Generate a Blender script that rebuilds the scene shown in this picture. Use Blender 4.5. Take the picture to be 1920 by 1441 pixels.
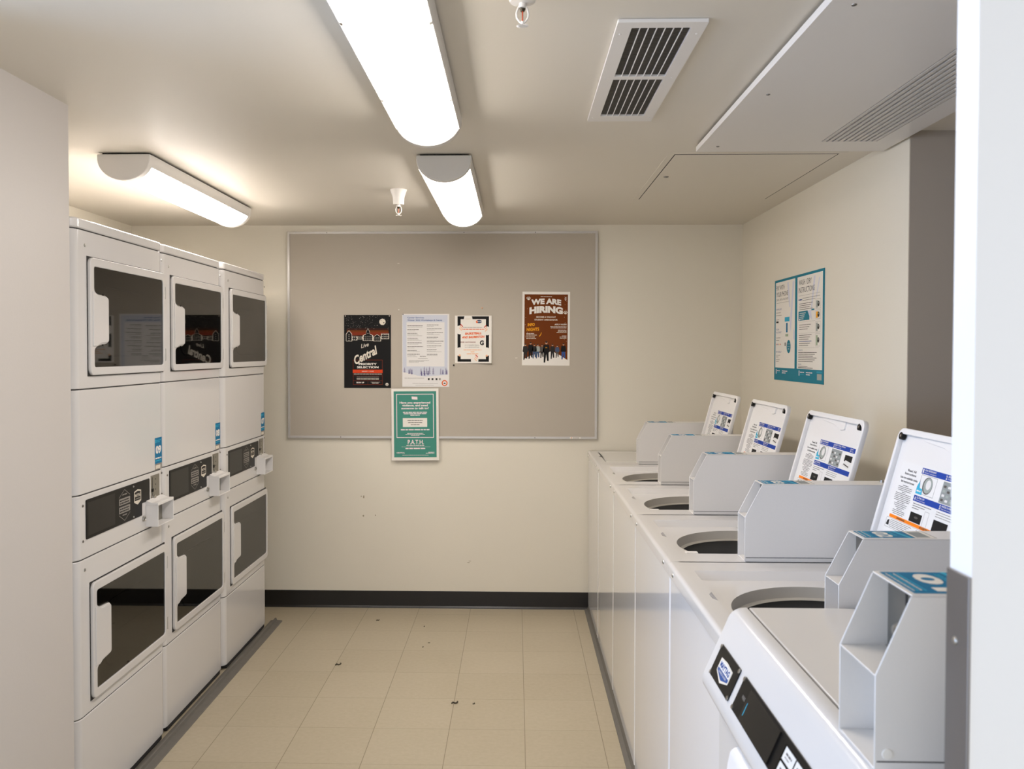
import bpy, bmesh, math, random
from mathutils import Vector, Matrix
R = math.radians
rnd = random.Random(7)
S = bpy.context.scene
for o in list(bpy.data.objects):
    bpy.data.objects.remove(o)
col = S.collection

# ------------------------------------------------------------------ camera
CAM_H, PITCH, YAW, ROLL = 1.5249, 0.0225, -0.0252, 0.0015
cd = bpy.data.cameras.new('camera'); cam = bpy.data.objects.new('camera', cd); col.objects.link(cam)
cd.sensor_fit = 'HORIZONTAL'; cd.sensor_width = 36.0
cd.lens = 1620.0 / 1920.0 * 36.0
cd.shift_x = 33.4 / 1920.0
cd.shift_y = -24.7 / 1920.0
fw = Vector((math.sin(YAW)*math.cos(PITCH), math.cos(YAW)*math.cos(PITCH), -math.sin(PITCH)))
rt = fw.cross(Vector((0, 0, 1))).normalized(); up = rt.cross(fw)
rt2 = rt*math.cos(ROLL) + up*math.sin(ROLL); up2 = up*math.cos(ROLL) - rt*math.sin(ROLL)
m = Matrix((rt2, up2, -fw)).transposed().to_4x4()
m.translation = Vector((0, 0, CAM_H)); cam.matrix_world = m
cd.clip_start = 0.05
cd.dof.use_dof = True; cd.dof.focus_distance = 3.6; cd.dof.aperture_fstop = 8.0
S.camera = cam

# ------------------------------------------------------------------ exposure, daylight, lamp strength
S.view_settings.view_transform = 'Standard'; S.view_settings.look = 'None'
S.view_settings.gamma = 1.0; S.view_settings.use_curve_mapping = False
S.view_settings.exposure = 1.42
LAMP = 7.9            # emission of the three ceiling fixtures
w = bpy.data.worlds.new('world'); S.world = w; w.use_nodes = True
bg = w.node_tree.nodes['Background']
bg.inputs[0].default_value = (0.86, 0.91, 1.0, 1); bg.inputs[1].default_value = 0.60
# daylight from the window of the hall behind the camera, on the left
dl = bpy.data.lights.new('daylight', 'AREA'); dl.shape = 'RECTANGLE'; dl.size = 1.6; dl.size_y = 1.6
dl.energy = 46; dl.color = (0.36, 0.58, 1.0)
dlo = bpy.data.objects.new('daylight', dl); col.objects.link(dlo)
dlo.location = (-3.9, .35, 1.45)
dlo.rotation_euler = Vector((4.3, 1.25, -0.25)).to_track_quat('-Z', 'Y').to_euler()

# ------------------------------------------------------------------ materials
def lin(h):
    h = h.lstrip('#'); v = [int(h[i:i+2], 16)/255 for i in (0, 2, 4)]
    return tuple((c/12.92 if c <= .04045 else ((c+.055)/1.055)**2.4) for c in v) + (1,)
M = {}
def mat(name, hexc, rough=.5, metal=0, spec=.5, coat=0, noise=0, nscale=40, bump=0, emis=None, trans=0, bscale=200):
    mt = bpy.data.materials.new(name); mt.use_nodes = True; nt = mt.node_tree
    b = nt.nodes['Principled BSDF']; c = lin(hexc)
    b.inputs['Base Color'].default_value = c; b.inputs['Roughness'].default_value = rough
    b.inputs['Metallic'].default_value = metal; b.inputs['Specular IOR Level'].default_value = spec
    b.inputs['Coat Weight'].default_value = coat; b.inputs['Coat Roughness'].default_value = .08
    b.inputs['Transmission Weight'].default_value = trans
    if emis:
        b.inputs['Emission Color'].default_value = lin(emis[0]); b.inputs['Emission Strength'].default_value = emis[1]
    if noise or bump:
        tc = nt.nodes.new('ShaderNodeTexCoord')
    if noise:
        n = nt.nodes.new('ShaderNodeTexNoise'); n.inputs['Scale'].default_value = nscale; n.inputs['Detail'].default_value = 4
        nt.links.new(tc.outputs['Object'], n.inputs['Vector'])
        mx = nt.nodes.new('ShaderNodeMix'); mx.data_type = 'RGBA'
        mx.inputs[6].default_value = tuple(v*(1-noise) for v in c[:3]) + (1,)
        mx.inputs[7].default_value = tuple(min(1, v*(1+noise)) for v in c[:3]) + (1,)
        nt.links.new(n.outputs[0], mx.inputs[0]); nt.links.new(mx.outputs[2], b.inputs['Base Color'])
    if bump:
        n2 = nt.nodes.new('ShaderNodeTexNoise'); n2.inputs['Scale'].default_value = bscale; n2.inputs['Detail'].default_value = 3
        nt.links.new(tc.outputs['Object'], n2.inputs['Vector'])
        bp = nt.nodes.new('ShaderNodeBump'); bp.inputs['Strength'].default_value = bump; bp.inputs['Distance'].default_value = .002
        nt.links.new(n2.outputs[0], bp.inputs['Height']); nt.links.new(bp.outputs[0], b.inputs['Normal'])
    M[name] = mt; return mt
mat('wall_paint', '#dcd5c5', .55, spec=.35, bump=.15, bscale=160)
mat('ceiling_paint', '#ddd6c9', .47, spec=.5, bump=.10, bscale=120)
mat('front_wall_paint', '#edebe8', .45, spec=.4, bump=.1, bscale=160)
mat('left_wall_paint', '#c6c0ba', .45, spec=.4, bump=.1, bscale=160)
mat('recess_grey', '#a99e90', .7, spec=.1, bump=.1)  # an even grey, darker than the other wall finish
mat('appliance_white', '#d2cfcc', .16, spec=.5, coat=.3)
mat('appliance_gloss', '#e1e0e0', .07, spec=.5, coat=.4)
mat('appliance_plastic', '#e2dfdc', .32, spec=.5)
mat('box_enamel', '#dad6d1', .3, spec=.5, noise=.02, nscale=300)
mat('seam_dark', '#2a2826', .8)
mat('gap_dark', '#0b0b0b', .8)
mat('black_plastic', '#121110', .4, spec=.2)
mat('black_gloss', '#0d0c0b', .12)
mat('dark_screen', '#1b1917', .3, spec=.25)
mat('steel', '#b9b7b2', .3, metal=1)
mat('steel_brushed', '#8c8882', .38, metal=1, noise=.08, nscale=60)
mat('guard_steel', '#8a8684', .42, metal=.8, noise=.08, nscale=12)
mat('slot_plate', '#8b867a', .45, metal=.5)
mat('mech_plate', '#77736b', .4, metal=.6)
mat('tub_grey', '#b3ada2', .35)
mat('basket_dark', '#08090a', .6, spec=.15)
mat('door_inner', '#857d6e', .3, noise=.05, nscale=8)
mat('lamp_body', '#dcd8d2', .4)
mat('aluminium', '#c6c2bd', .35, metal=.35)
mat('board_fabric', '#b5ac9e', .9, spec=.1, noise=.06, nscale=500, bump=.4, bscale=900)
mat('base_black', '#171412', .35, spec=.5)
mat('base_grey', '#67635c', .6, noise=.12, nscale=30)
mat('grille_paint', '#d6d1ca', .45)
mat('vent_paint', '#e4e0db', .4)
mat('fin_dark', '#5d5850', .5, metal=.3)
mat('bulb_red', '#c2431a', .15)
mat('brass_dark', '#3b3322', .4, metal=.6)
mat('sprinkler_white', '#e4dfd8', .35)
mat('debris', '#3d362a', .8)
mat('scuff', '#9c9179', .8)
mat('label_white', '#e4e2df', .5)
mat('paper', '#e4dfd6', .75, spec=.2)
for n_, h_ in dict(p_white='#e4dfd6', p_black='#171616', p_soft='#8f8a83', p_ink='#55504b', p_ink2='#2b2927', p_red='#c8401c', p_rust='#6a3206',
                   p_ember='#7a2c14', p_dusk='#32170d', p_orange='#dd5f17', p_gold='#eba21c', p_teal='#46897a', p_pink='#e8d8da', p_sky='#c6c9d2', p_mist='#dcd9d5',
                   p_purple='#5c5580', p_purple2='#9a97ab', p_blue='#1b3f98', p_blue2='#1d7098', p_cyan='#3aa9c8', p_peacock='#1e788c', p_lav='#cfd0dc',
                   p_peach='#e8b48f', p_navy='#33508a', p_denim='#44546d', p_skin='#c99a78', p_mid='#9da39c', p_green='#9fae93', p_cream='#d9d0c0', p_warn='#f0800f', p_greycell='#8f9391').items():
    mat(n_, h_, .6, spec=.15)
lm = mat('lens', '#ffffff', .4, emis=('#fff7f0', LAMP)); nt = lm.node_tree      # a diffuser glows most where it faces down, least at its rims
gn = nt.nodes.new('ShaderNodeNewGeometry'); sn = nt.nodes.new('ShaderNodeSeparateXYZ'); nt.links.new(gn.outputs['Normal'], sn.inputs[0])
mr = nt.nodes.new('ShaderNodeMapRange'); mr.inputs[1].default_value = 0.0; mr.inputs[2].default_value = -.8; mr.inputs[3].default_value = LAMP*.12; mr.inputs[4].default_value = LAMP*1.18
nt.links.new(sn.outputs[2], mr.inputs[0]); nt.links.new(mr.outputs[0], nt.nodes['Principled BSDF'].inputs['Emission Strength'])
mat('lens_end', '#ffffff', .4)

# smoked glass of the dryer doors
g = bpy.data.materials.new('smoked_glass'); g.use_nodes = True; nt = g.node_tree
for n in list(nt.nodes): nt.nodes.remove(n)
out = nt.nodes.new('ShaderNodeOutputMaterial'); mx = nt.nodes.new('ShaderNodeMixShader')
tr = nt.nodes.new('ShaderNodeBsdfTransparent'); tr.inputs[0].default_value = (.34, .32, .29, 1)
gl = nt.nodes.new('ShaderNodeBsdfGlossy'); gl.inputs['Roughness'].default_value = .03; gl.inputs[0].default_value = (.9, .9, .9, 1)
fr = nt.nodes.new('ShaderNodeFresnel'); fr.inputs[0].default_value = 1.62
nt.links.new(fr.outputs[0], mx.inputs[0]); nt.links.new(tr.outputs[0], mx.inputs[1]); nt.links.new(gl.outputs[0], mx.inputs[2])
nt.links.new(mx.outputs[0], out.inputs[0]); M['smoked_glass'] = g

# vinyl floor tiles, 12 inch
fm = bpy.data.materials.new('vinyl_tile'); fm.use_nodes = True; nt = fm.node_tree; b = nt.nodes['Principled BSDF']
N = nt.nodes.new; L = nt.links.new
geo = N('ShaderNodeNewGeometry'); sx = N('ShaderNodeSeparateXYZ'); L(geo.outputs['Position'], sx.inputs[0])
def mth(op, a, bb=None, c=None):
    n = N('ShaderNodeMath'); n.operation = op
    for i, v in enumerate((a, bb, c)):
        if v is None: continue
        if isinstance(v, (int, float)): n.inputs[i].default_value = v
        else: L(v, n.inputs[i])
    return n.outputs[0]
T = .3048
ux = mth('DIVIDE', mth('ADD', sx.outputs[0], 1.181+T*20), T); uy = mth('DIVIDE', mth('ADD', sx.outputs[1], -4.3704+T*40), T)
def seam(u, wd):
    f_ = mth('FRACT', u); d = mth('MINIMUM', f_, mth('SUBTRACT', 1.0, f_)); return mth('LESS_THAN', d, wd)
sm = mth('MAXIMUM', mth('MULTIPLY', seam(ux, .0042), .85), mth('MULTIPLY', seam(uy, .0035), .5))
cid = N('ShaderNodeCombineXYZ'); L(mth('FLOOR', ux), cid.inputs[0]); L(mth('FLOOR', uy), cid.inputs[1])
wn = N('ShaderNodeTexWhiteNoise'); wn.noise_dimensions = '3D'; L(cid.outputs[0], wn.inputs['Vector'])
n1 = N('ShaderNodeTexNoise'); n1.inputs['Scale'].default_value = 55; n1.inputs['Detail'].default_value = 5; L(geo.outputs['Position'], n1.inputs['Vector'])
n3 = N('ShaderNodeTexNoise'); n3.inputs['Scale'].default_value = 3.0; n3.inputs['Detail'].default_value = 3; L(geo.outputs['Position'], n3.inputs['Vector'])
fac = mth('ADD', mth('ADD', mth('MULTIPLY', n1.outputs[0], .5), mth('MULTIPLY', wn.outputs[0], .16)), mth('MULTIPLY', n3.outputs[0], .3))
mxa = N('ShaderNodeMix'); mxa.data_type = 'RGBA'; L(fac, mxa.inputs[0])
mxa.inputs[6].default_value = lin('#9f937b'); mxa.inputs[7].default_value = lin('#bbb09a')
mxb = N('ShaderNodeMix'); mxb.data_type = 'RGBA'; L(sm, mxb.inputs[0]); L(mxa.outputs[2], mxb.inputs[6]); mxb.inputs[7].default_value = lin('#6d6048')
L(mxb.outputs[2], b.inputs['Base Color']); b.inputs['Roughness'].default_value = .34; b.inputs['Specular IOR Level'].default_value = .4
nb = N('ShaderNodeTexNoise'); nb.inputs['Scale'].default_value = 30; L(geo.outputs['Position'], nb.inputs['Vector'])
bp = N('ShaderNodeBump'); bp.inputs['Strength'].default_value = .08; bp.inputs['Distance'].default_value = .002
L(nb.outputs[0], bp.inputs['Height']); L(bp.outputs[0], b.inputs['Normal']); M['vinyl_tile'] = fm

# ------------------------------------------------------------------ mesh helpers
class MB:
    def __init__(s): s.v = []; s.f = []; s.m = []; s.mats = []; s.sm = []
    def mi(s, name):
        if name not in s.mats: s.mats.append(name)
        return s.mats.index(name)
    def add(s, vs, fs, name, smooth=False):
        o = len(s.v); s.v += [tuple(v) for v in vs]; k = s.mi(name)
        for f in fs: s.f.append([i+o for i in f]); s.m.append(k); s.sm.append(smooth)
        return s
    def box(s, x0, x1, y0, y1, z0, z1, name):
        vs = [(x, y, z) for x in (x0, x1) for y in (y0, y1) for z in (z0, z1)]
        return s.add(vs, [(0, 1, 3, 2), (4, 6, 7, 5), (0, 4, 5, 1), (2, 3, 7, 6), (0, 2, 6, 4), (1, 5, 7, 3)], name)
    def prism(s, poly, fn, a, b_, name, caps=True):
        """poly: list of 2D points; fn(u,v,t)->3D"""
        n = len(poly); vs = [fn(u, v, a) for u, v in poly] + [fn(u, v, b_) for u, v in poly]
        fs = [(i, (i+1) % n, (i+1) % n+n, i+n) for i in range(n)]
        if caps: fs += [tuple(range(n))[::-1], tuple(range(n, 2*n))]
        return s.add(vs, fs, name)
    def cyl(s, c, r, h, axis, name, n=20, r2=None):
        r2 = r if r2 is None else r2; c = Vector(c)
        A = {'x': (Vector((0, 1, 0)), Vector((0, 0, 1)), Vector((1, 0, 0))), 'y': (Vector((0, 0, 1)), Vector((1, 0, 0)), Vector((0, 1, 0))), 'z': (Vector((1, 0, 0)), Vector((0, 1, 0)), Vector((0, 0, 1)))}[axis]
        vs = []
        for rr, t in ((r, 0), (r2, h)):
            for i in range(n):
                a = 2*math.pi*i/n; vs.append(c + A[0]*rr*math.cos(a) + A[1]*rr*math.sin(a) + A[2]*t)
        fs = [(i, (i+1) % n, (i+1) % n+n, i+n) for i in range(n)] + [tuple(range(n))[::-1], tuple(range(n, 2*n))]
        return s.add(vs, fs, name)
    def lathe(s, c, prof, axis, name, n=48, closed=False):
        """prof: (radius, along-axis)"""
        c = Vector(c)
        A = {'x': (Vector((0, 1, 0)), Vector((0, 0, 1)), Vector((1, 0, 0))), 'y': (Vector((0, 0, 1)), Vector((1, 0, 0)), Vector((0, 1, 0))), 'z': (Vector((1, 0, 0)), Vector((0, 1, 0)), Vector((0, 0, 1)))}[axis]
        vs = []; fs = []; k = len(prof)
        for r, t in prof:
            for i in range(n):
                a = 2*math.pi*i/n; vs.append(c + A[0]*r*math.cos(a) + A[1]*r*math.sin(a) + A[2]*t)
        for j in range(k-1 + (1 if closed else 0)):
            j2 = (j+1) % k
            for i in range(n): fs.append((j*n+i, j*n+(i+1) % n, j2*n+(i+1) % n, j2*n+i))
        if not closed:
            if prof[0][0] > 0: fs.append(tuple(range(n))[::-1])
            if prof[-1][0] > 0: fs.append(tuple(range((k-1)*n, k*n)))
        return s.add(vs, fs, name)
    def tube(s, pts, r, name, n=10):
        pts = [Vector(p) for p in pts]; vs = []; fs = []
        for i, p in enumerate(pts):
            d = (pts[min(i+1, len(pts)-1)] - pts[max(i-1, 0)]).normalized()
            a = Vector((0, 1, 0)) if abs(d.y) < .9 else Vector((1, 0, 0))
            u = d.cross(a).normalized(); v = d.cross(u)
            for k in range(n):
                t = 2*math.pi*k/n; vs.append(p + u*r*math.cos(t) + v*r*math.sin(t))
        for i in range(len(pts)-1):
            for k in range(n): fs.append((i*n+k, i*n+(k+1) % n, (i+1)*n+(k+1) % n, (i+1)*n+k))
        fs += [tuple(range(n))[::-1], tuple(range((len(pts)-1)*n, len(pts)*n))]
        return s.add(vs, fs, name)
    def build(s, name, parent=None, bevel=0, seg=2, ang=38, loc=None, kind=None, recalc=True):
        me = bpy.data.meshes.new(name); me.from_pydata(s.v, [], s.f); me.update()
        for k in s.mats: me.materials.append(M[k])
        me.polygons.foreach_set('material_index', s.m)
        if recalc:
            bm = bmesh.new(); bm.from_mesh(me); bmesh.ops.recalc_face_normals(bm, faces=bm.faces); bm.to_mesh(me); bm.free()
        me.shade_smooth(); me.set_sharp_from_angle(angle=R(ang))
        o = bpy.data.objects.new(name, me); col.objects.link(o)
        if parent: o.parent = parent
        if loc: o.location = loc
        if bevel:
            md = o.modifiers.new('bevel', 'BEVEL'); md.width = bevel; md.segments = seg; md.limit_method = 'ANGLE'; md.angle_limit = R(40); wn_ = o.modifiers.new('wn', 'WEIGHTED_NORMAL'); wn_.weight = 100; wn_.keep_sharp = True
        if kind: o['kind'] = kind
        return o

def tag(o, label, cat, group=None):
    o['label'] = label; o['category'] = cat
    if group: o['group'] = group
    return o
def thing(name, loc, label, cat, group=None, rz=0):
    o = bpy.data.objects.new(name, None); col.objects.link(o); o.location = loc; o.rotation_euler = (0, 0, rz); o.empty_display_size = .1
    return tag(o, label, cat, group)
def copy_tree(o, parent=None):
    c = o.copy(); col.objects.link(c)
    if parent: c.parent = parent
    for ch in list(o.children): copy_tree(ch, c)
    return c
def rrect(x0, x1, y0, y1, r, n=6):
    p = []
    for cx, cy, a0 in ((x1-r, y1-r, 0), (x0+r, y1-r, 90), (x0+r, y0+r, 180), (x1-r, y0+r, 270)):
        for i in range(n+1):
            a = R(a0 + 90*i/n); p.append((cx+r*math.cos(a), cy+r*math.sin(a)))
    return p
def rpoly(pts, rads, n=5):
    """polygon with rounded corners"""
    out = []; k = len(pts)
    for i in range(k):
        p = Vector(pts[i]); a = Vector(pts[i-1]); c = Vector(pts[(i+1) % k]); r = rads[i] if isinstance(rads, (list, tuple)) else rads
        if r <= 0: out.append(tuple(p)); continue
        d1 = (a-p).normalized(); d2 = (c-p).normalized(); s_, e_ = p+d1*r, p+d2*r
        for j in range(n+1):
            t = j/n; q = s_*(1-t)**2 + p*2*t*(1-t) + e_*t*t; out.append((q.x, q.y))
    return out
def fill2d(loops, depth=0.0, bev=0.0):
    """triangulated 2D plate with holes -> verts, faces (z = -depth..depth)"""
    cu = bpy.data.curves.new('t', 'CURVE'); cu.dimensions = '2D'; cu.fill_mode = 'BOTH'; cu.extrude = depth; cu.bevel_depth = bev; cu.bevel_resolution = 1
    if bev: cu.offset = -bev
    for lp in loops:
        sp = cu.splines.new('POLY'); sp.points.add(len(lp)-1)
        for i, p in enumerate(lp): sp.points[i].co = (p[0], p[1], 0, 1)
        sp.use_cyclic_u = True
    ob = bpy.data.objects.new('t', cu); me = bpy.data.meshes.new_from_object(ob)
    v = [tuple(x.co) for x in me.vertices]; f = [tuple(p.vertices) for p in me.polygons]
    bpy.data.objects.remove(ob); bpy.data.curves.remove(cu); bpy.data.meshes.remove(me)
    return v, f
_tc = {}
def textgeo(s_, bold=0.0, shear=0.0, spacing=1.0):
    k = (s_, bold, shear, spacing)
    if k not in _tc:
        cu = bpy.data.curves.new('t', 'FONT'); cu.body = s_; cu.size = 1; cu.offset = bold; cu.shear = shear; cu.resolution_u = 3; cu.fill_mode = 'BOTH'; cu.space_character = spacing
        ob = bpy.data.objects.new('t', cu); me = bpy.data.meshes.new_from_object(ob)
        v = [tuple(x.co) for x in me.vertices]; f = [tuple(p.vertices) for p in me.polygons]
        bpy.data.objects.remove(ob); bpy.data.curves.remove(cu); bpy.data.meshes.remove(me); _tc[k] = (v, f)
    return _tc[k]
class Print:
    """flat printing on a sheet: O origin, U right, V up, N out of the sheet"""
    def __init__(s, O, U, V, N, mb=None, rot=0, step=.00012, warp=None):
        s.O, s.U, s.V, s.N = Vector(O), Vector(U).normalized(), Vector(V).normalized(), Vector(N).normalized()
        if rot:
            q = Matrix.Rotation(rot, 3, s.N); s.U = q @ s.U; s.V = q @ s.V
        s.mb = mb or MB(); s.step = step; s.warp = warp; s.clip = None; s.vmap = None
    def P(s, u, v, l):
        if s.clip: u = min(max(u, .0005), s.clip[0]-.0005); v = min(max(v, .0005), s.clip[1]-.0005)
        if s.vmap: v = s.vmap(v)
        e = s.warp(u, v) if s.warp else 0
        return s.O + s.U*u + s.V*v + s.N*(l*s.step+e)
    def poly(s, pts, m_, l=1): s.mb.add([s.P(u, v, l) for u, v in pts], [tuple(range(len(pts)))], m_); return s
    def rect(s, u0, v0, u1, v1, m_, l=1):
        if s.warp:
            n = 8; vs = []; fs = []
            for i in range(n+1):
                for j in range(n+1): vs.append(s.P(u0+(u1-u0)*i/n, v0+(v1-v0)*j/n, l))
            for i in range(n):
                for j in range(n): fs.append((i*(n+1)+j, (i+1)*(n+1)+j, (i+1)*(n+1)+j+1, i*(n+1)+j+1))
            s.mb.add(vs, fs, m_); return s
        return s.poly([(u0, v0), (u1, v0), (u1, v1), (u0, v1)], m_, l)
    def frame(s, u0, v0, u1, v1, t, m_, l=1):
        s.rect(u0, v0, u1, v0+t, m_, l); s.rect(u0, v1-t, u1, v1, m_, l); s.rect(u0, v0+t, u0+t, v1-t, m_, l); s.rect(u1-t, v0+t, u1, v1-t, m_, l); return s
    def ell(s, u, v, a, b_, m_, l=1, n=24): return s.poly([(u+a*math.cos(2*math.pi*i/n), v+b_*math.sin(2*math.pi*i/n)) for i in range(n)], m_, l)
    def text(s, t, u, v, h, m_, w=None, al='c', l=2, bold=0.0, shear=0.0, ang=0.0, arc=0.0):
        vs, fs = textgeo(t, bold, shear)
        if not vs: return s
        xs = [p[0] for p in vs]; ys = [p[1] for p in vs]; x0, x1, y0, y1 = min(xs), max(xs), min(ys), max(ys)
        cap = .72; k = h/cap; kx = k if w is None else w/(x1-x0); W = (x1-x0)*kx
        off = {'l': 0, 'c': -W/2, 'r': -W}[al]; ca, sa = math.cos(ang), math.sin(ang); q = []
        for p in vs:
            a = off + (p[0]-x0)*kx; b_ = p[1]*k
            if arc: b_ += arc*(1-((a+W/2+ (off if al != 'c' else 0)*0)/ (W) *2-1)**2) if al != 'c' else arc*(1-(2*a/W)**2)
            q.append(s.P(u + a*ca - b_*sa, v + a*sa + b_*ca, l))
        s.mb.add(q, fs, m_); return s
    def words(s, u, v, w_, h, m_, l=2, al='l', seed=0):
        """one line of small print too fine to read"""
        r = random.Random(seed*77+int(abs(u*9e3)+abs(v*7e3))); cur = 0; segs = []
        while cur < w_ - h:
            d = min(r.uniform(2.2, 6)*h, w_-cur); segs.append((cur, cur+d)); cur += d + .55*h
        tot = segs[-1][1] if segs else w_; off = {'l': 0, 'c': -tot/2, 'r': -tot}[al]
        for a, b_ in segs: s.rect(u+off+a, v, u+off+b_, v+h, m_, l)
        return s

# ------------------------------------------------------------------ setting
WX, YB, ZC = 1.325, 5.107, 2.271          # right wall, back wall, ceiling
def st(name, *a, bevel=0):
    mb = MB()
    for bx in a: mb.box(*bx)
    return mb.build(name, bevel=bevel, kind='structure')
st('floor', (-2.6, 2.3, -2.6, 5.3, -.08, 0, 'vinyl_tile'))
st('ceiling', (-2.6, 2.3, -2.6, 5.3, ZC, ZC+.08, 'ceiling_paint'))
st('wall_back', (-2.45, 1.6, YB, YB+.12, 0, ZC, 'wall_paint'))
st('wall_right', (WX, WX+.13, 2.964, YB, 0, ZC, 'wall_paint'))
st('wall_recess', (WX+.0006, 1.70, 2.958, 2.964, 0, ZC, 'recess_grey'), (1.57, 1.70, .95, 2.958, 0, ZC, 'recess_grey'))
st('wall_alcove', (-2.41, -2.29, 2.606, YB, 0, ZC, 'wall_paint'))
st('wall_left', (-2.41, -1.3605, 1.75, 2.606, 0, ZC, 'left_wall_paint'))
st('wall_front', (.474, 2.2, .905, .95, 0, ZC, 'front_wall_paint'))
gd = MB(); gd.box(.4705, .474, .9045, .9505, 0, 1.291, 'guard_steel')
gd = gd.build('trim_1', kind='structure', bevel=.0006)
mb = MB(); mb.lathe((.4705, .93, 1.217), [(0.0045, 0), (.0042, -.0012), (.0025, -.0022), (0, -.0024)], 'x', 'steel', 16); mb.build('screw', gd)
mb = MB(); mb.prism([(0, 0), (-.012, 0), (-.011, .004), (-.0035, .012), (-.003, .100), (0, .100)], lambda u, v, t: (t, YB+u, v), -2.29, WX, 'base_black'); mb.build('baseboard_back', kind='structure')

wb = bpy.data.objects['wall_back']
mb = MB()
for x, z, a_, b_ in [(-.920, .664, .003, .004), (-.905, .661, .0045, .009), (-.907, .548, .005, .006), (-.835, .551, .003, .005), (-.28, .272, .009, .002), (-.272, .281, .008, .0015)]:
    mb.add([(x+a_*math.cos(k*math.pi/5), YB-.0003, z+b_*math.sin(k*math.pi/5)) for k in range(10)], [tuple(range(10))], 'scuff')
mb.build('scuff_mark', wb)

# ------------------------------------------------------------------ ceiling light fixtures
def fixture(x0, x1, y0, y1, label):
    cx = (x0+x1)/2; hw = (x1-x0)/2
    t = thing('ceiling_light', (cx, (y0+y1)/2, ZC), label, 'ceiling light', 'long half-round ceiling lights')
    hl = (y1-y0)/2; H = .105; band = .036
    def prof(ins=0.0, top=-.0075, cut0=0.0, cut1=1.0, n=22):
        """outline of the fixture between two depths, inset by ins; closed straight along the top"""
        side = .022; pts = []
        def hwd(d): return (hw-ins) if d <= side else (hw-ins)*math.sqrt(max(0, 1-((d-side)/(H-ins-side))**2))
        d0 = max(-top, cut0); d1 = min(H-ins, cut1)
        ds = [d0] + ([side] if d0 < side else []) + [side+(H-ins-side)*math.sin(math.pi/2*i/n) for i in range(1, n+1)]
        ds = [d for d in ds if d0 <= d < d1-1e-6] + [d1]
        L_ = [(-hwd(d), -d) for d in ds]; R_ = [(hwd(d), -d) for d in reversed(ds) if hwd(d) > 1e-6]
        return L_ + R_
    BD = .050
    mb = MB(); mb.box(-hw+.012, hw-.012, -hl+.02, hl-.02, -.0075, 0, 'gap_dark'); mb.build('mounting_plate', t)
    mb = MB(); mb.prism(prof(.001, cut1=BD), lambda u, v, q: (u, q, v), -hl+.02, hl-.02, 'lamp_body')
    for sgn in (-1, 1):
        for yy in (-.28, .28): xx = sgn*(hw-.012); mb.box(xx-.005, xx+.005, yy-.008, yy+.008, -BD-.005, -BD+.004, 'steel')
    mb.build('housing', t, ang=25)
    mb = MB(); mb.prism(prof(.0035, cut0=BD), lambda u, v, q: (u, q, v), -hl+.032, hl-.032, 'lens'); mb.build('diffuser', t)
    mb = MB()
    for sgn in (-1, 1): mb.tube([(sgn*(hw*.945), -hl+.03, -BD-.001), (sgn*(hw*.945), hl-.03, -BD-.001)], .0022, 'lamp_body', 6)
    mb.build('rim_strip', t)
    for sgn in (-1, 1):
        mb = MB(); a, b_ = sorted((sgn*hl, sgn*(hl-.033)))
        mb.prism(prof(0), lambda u, v, q: (u, q, v), a, b_, 'lamp_body'); mb.build('end_cap', t, bevel=.003, seg=3, ang=25)
    return t
fixture(-.380, -.172, 1.49, 2.736, 'long glowing half-round ceiling light nearest the viewer, cut by the top edge')
fixture(-.377, -.169, 3.26, 4.48, 'glowing half-round ceiling light over the middle of the back wall, white cap towards viewer')
fixture(-1.574, -1.372, 3.22, 4.46, 'glowing half-round ceiling light on the left, above the stacked dryers')

# ------------------------------------------------------------------ sprinklers
def sprinkler(x, y, cup, head, sc, label):
    t = thing('fire_sprinkler', (x, y, ZC), label, 'fire sprinkler', 'white ceiling sprinklers')
    mb = MB(); mb.lathe((0, 0, 0), cup, 'z', 'sprinkler_white', 32); mb.build('escutcheon', t)
    z0 = cup[-1][1]; k = head
    mb = MB(); mb.cyl((0, 0, z0-.010*sc), .008*sc, .012*sc, 'z', 'sprinkler_white')
    for s_ in (-1, 1):
        mb.tube([(s_*.006*sc, 0, z0-.004*sc), (s_*.0105*sc, 0, z0-.012*sc), (s_*.0135*sc, 0, z0-.022*sc), (s_*.0125*sc, 0, z0-.032*sc), (s_*.007*sc, 0, z0-.040*sc), (0, 0, z0-.045*sc)], .0022*sc, 'sprinkler_white')
    mb.cyl((0, 0, z0-.048*sc), .004*sc, .008*sc, 'z', 'sprinkler_white'); mb.build('yoke', t)
    mb = MB(); mb.cyl((0, 0, z0-.018*sc), .0045*sc, .006*sc, 'z', 'brass_dark', r2=.007*sc); mb.build('plug', t)
    mb = MB(); mb.cyl((0, 0, z0-.040*sc), .0016*sc, .023*sc, 'z', 'bulb_red', 10); mb.build('heat_bulb', t)
    mb = MB(); n = 16
    star = [((.0135 if i % 2 else .008)*sc*math.cos(math.pi*i/n), (.0135 if i % 2 else .008)*sc*math.sin(math.pi*i/n)) for i in range(2*n)]
    mb.prism(star, lambda u, v, q: (u, v, q), z0-.0505*sc, z0-.049*sc, 'sprinkler_white'); mb.build('deflector', t)
sprinkler(.012, 1.80, [(.030, 0), (.031, -.004), (.030, -.016), (.026, -.025), (.014, -.028)], 0, .92, 'white sprinkler head with red bulb at the top edge, right of the nearest ceiling light')
sprinkler(-.543, 3.99, [(.039, 0), (.038, -.004), (.027, -.034), (.025, -.066), (.024, -.068)], 0, 1.0, 'white sprinkler head with deep cone cup, hanging left of the middle ceiling light')

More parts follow.
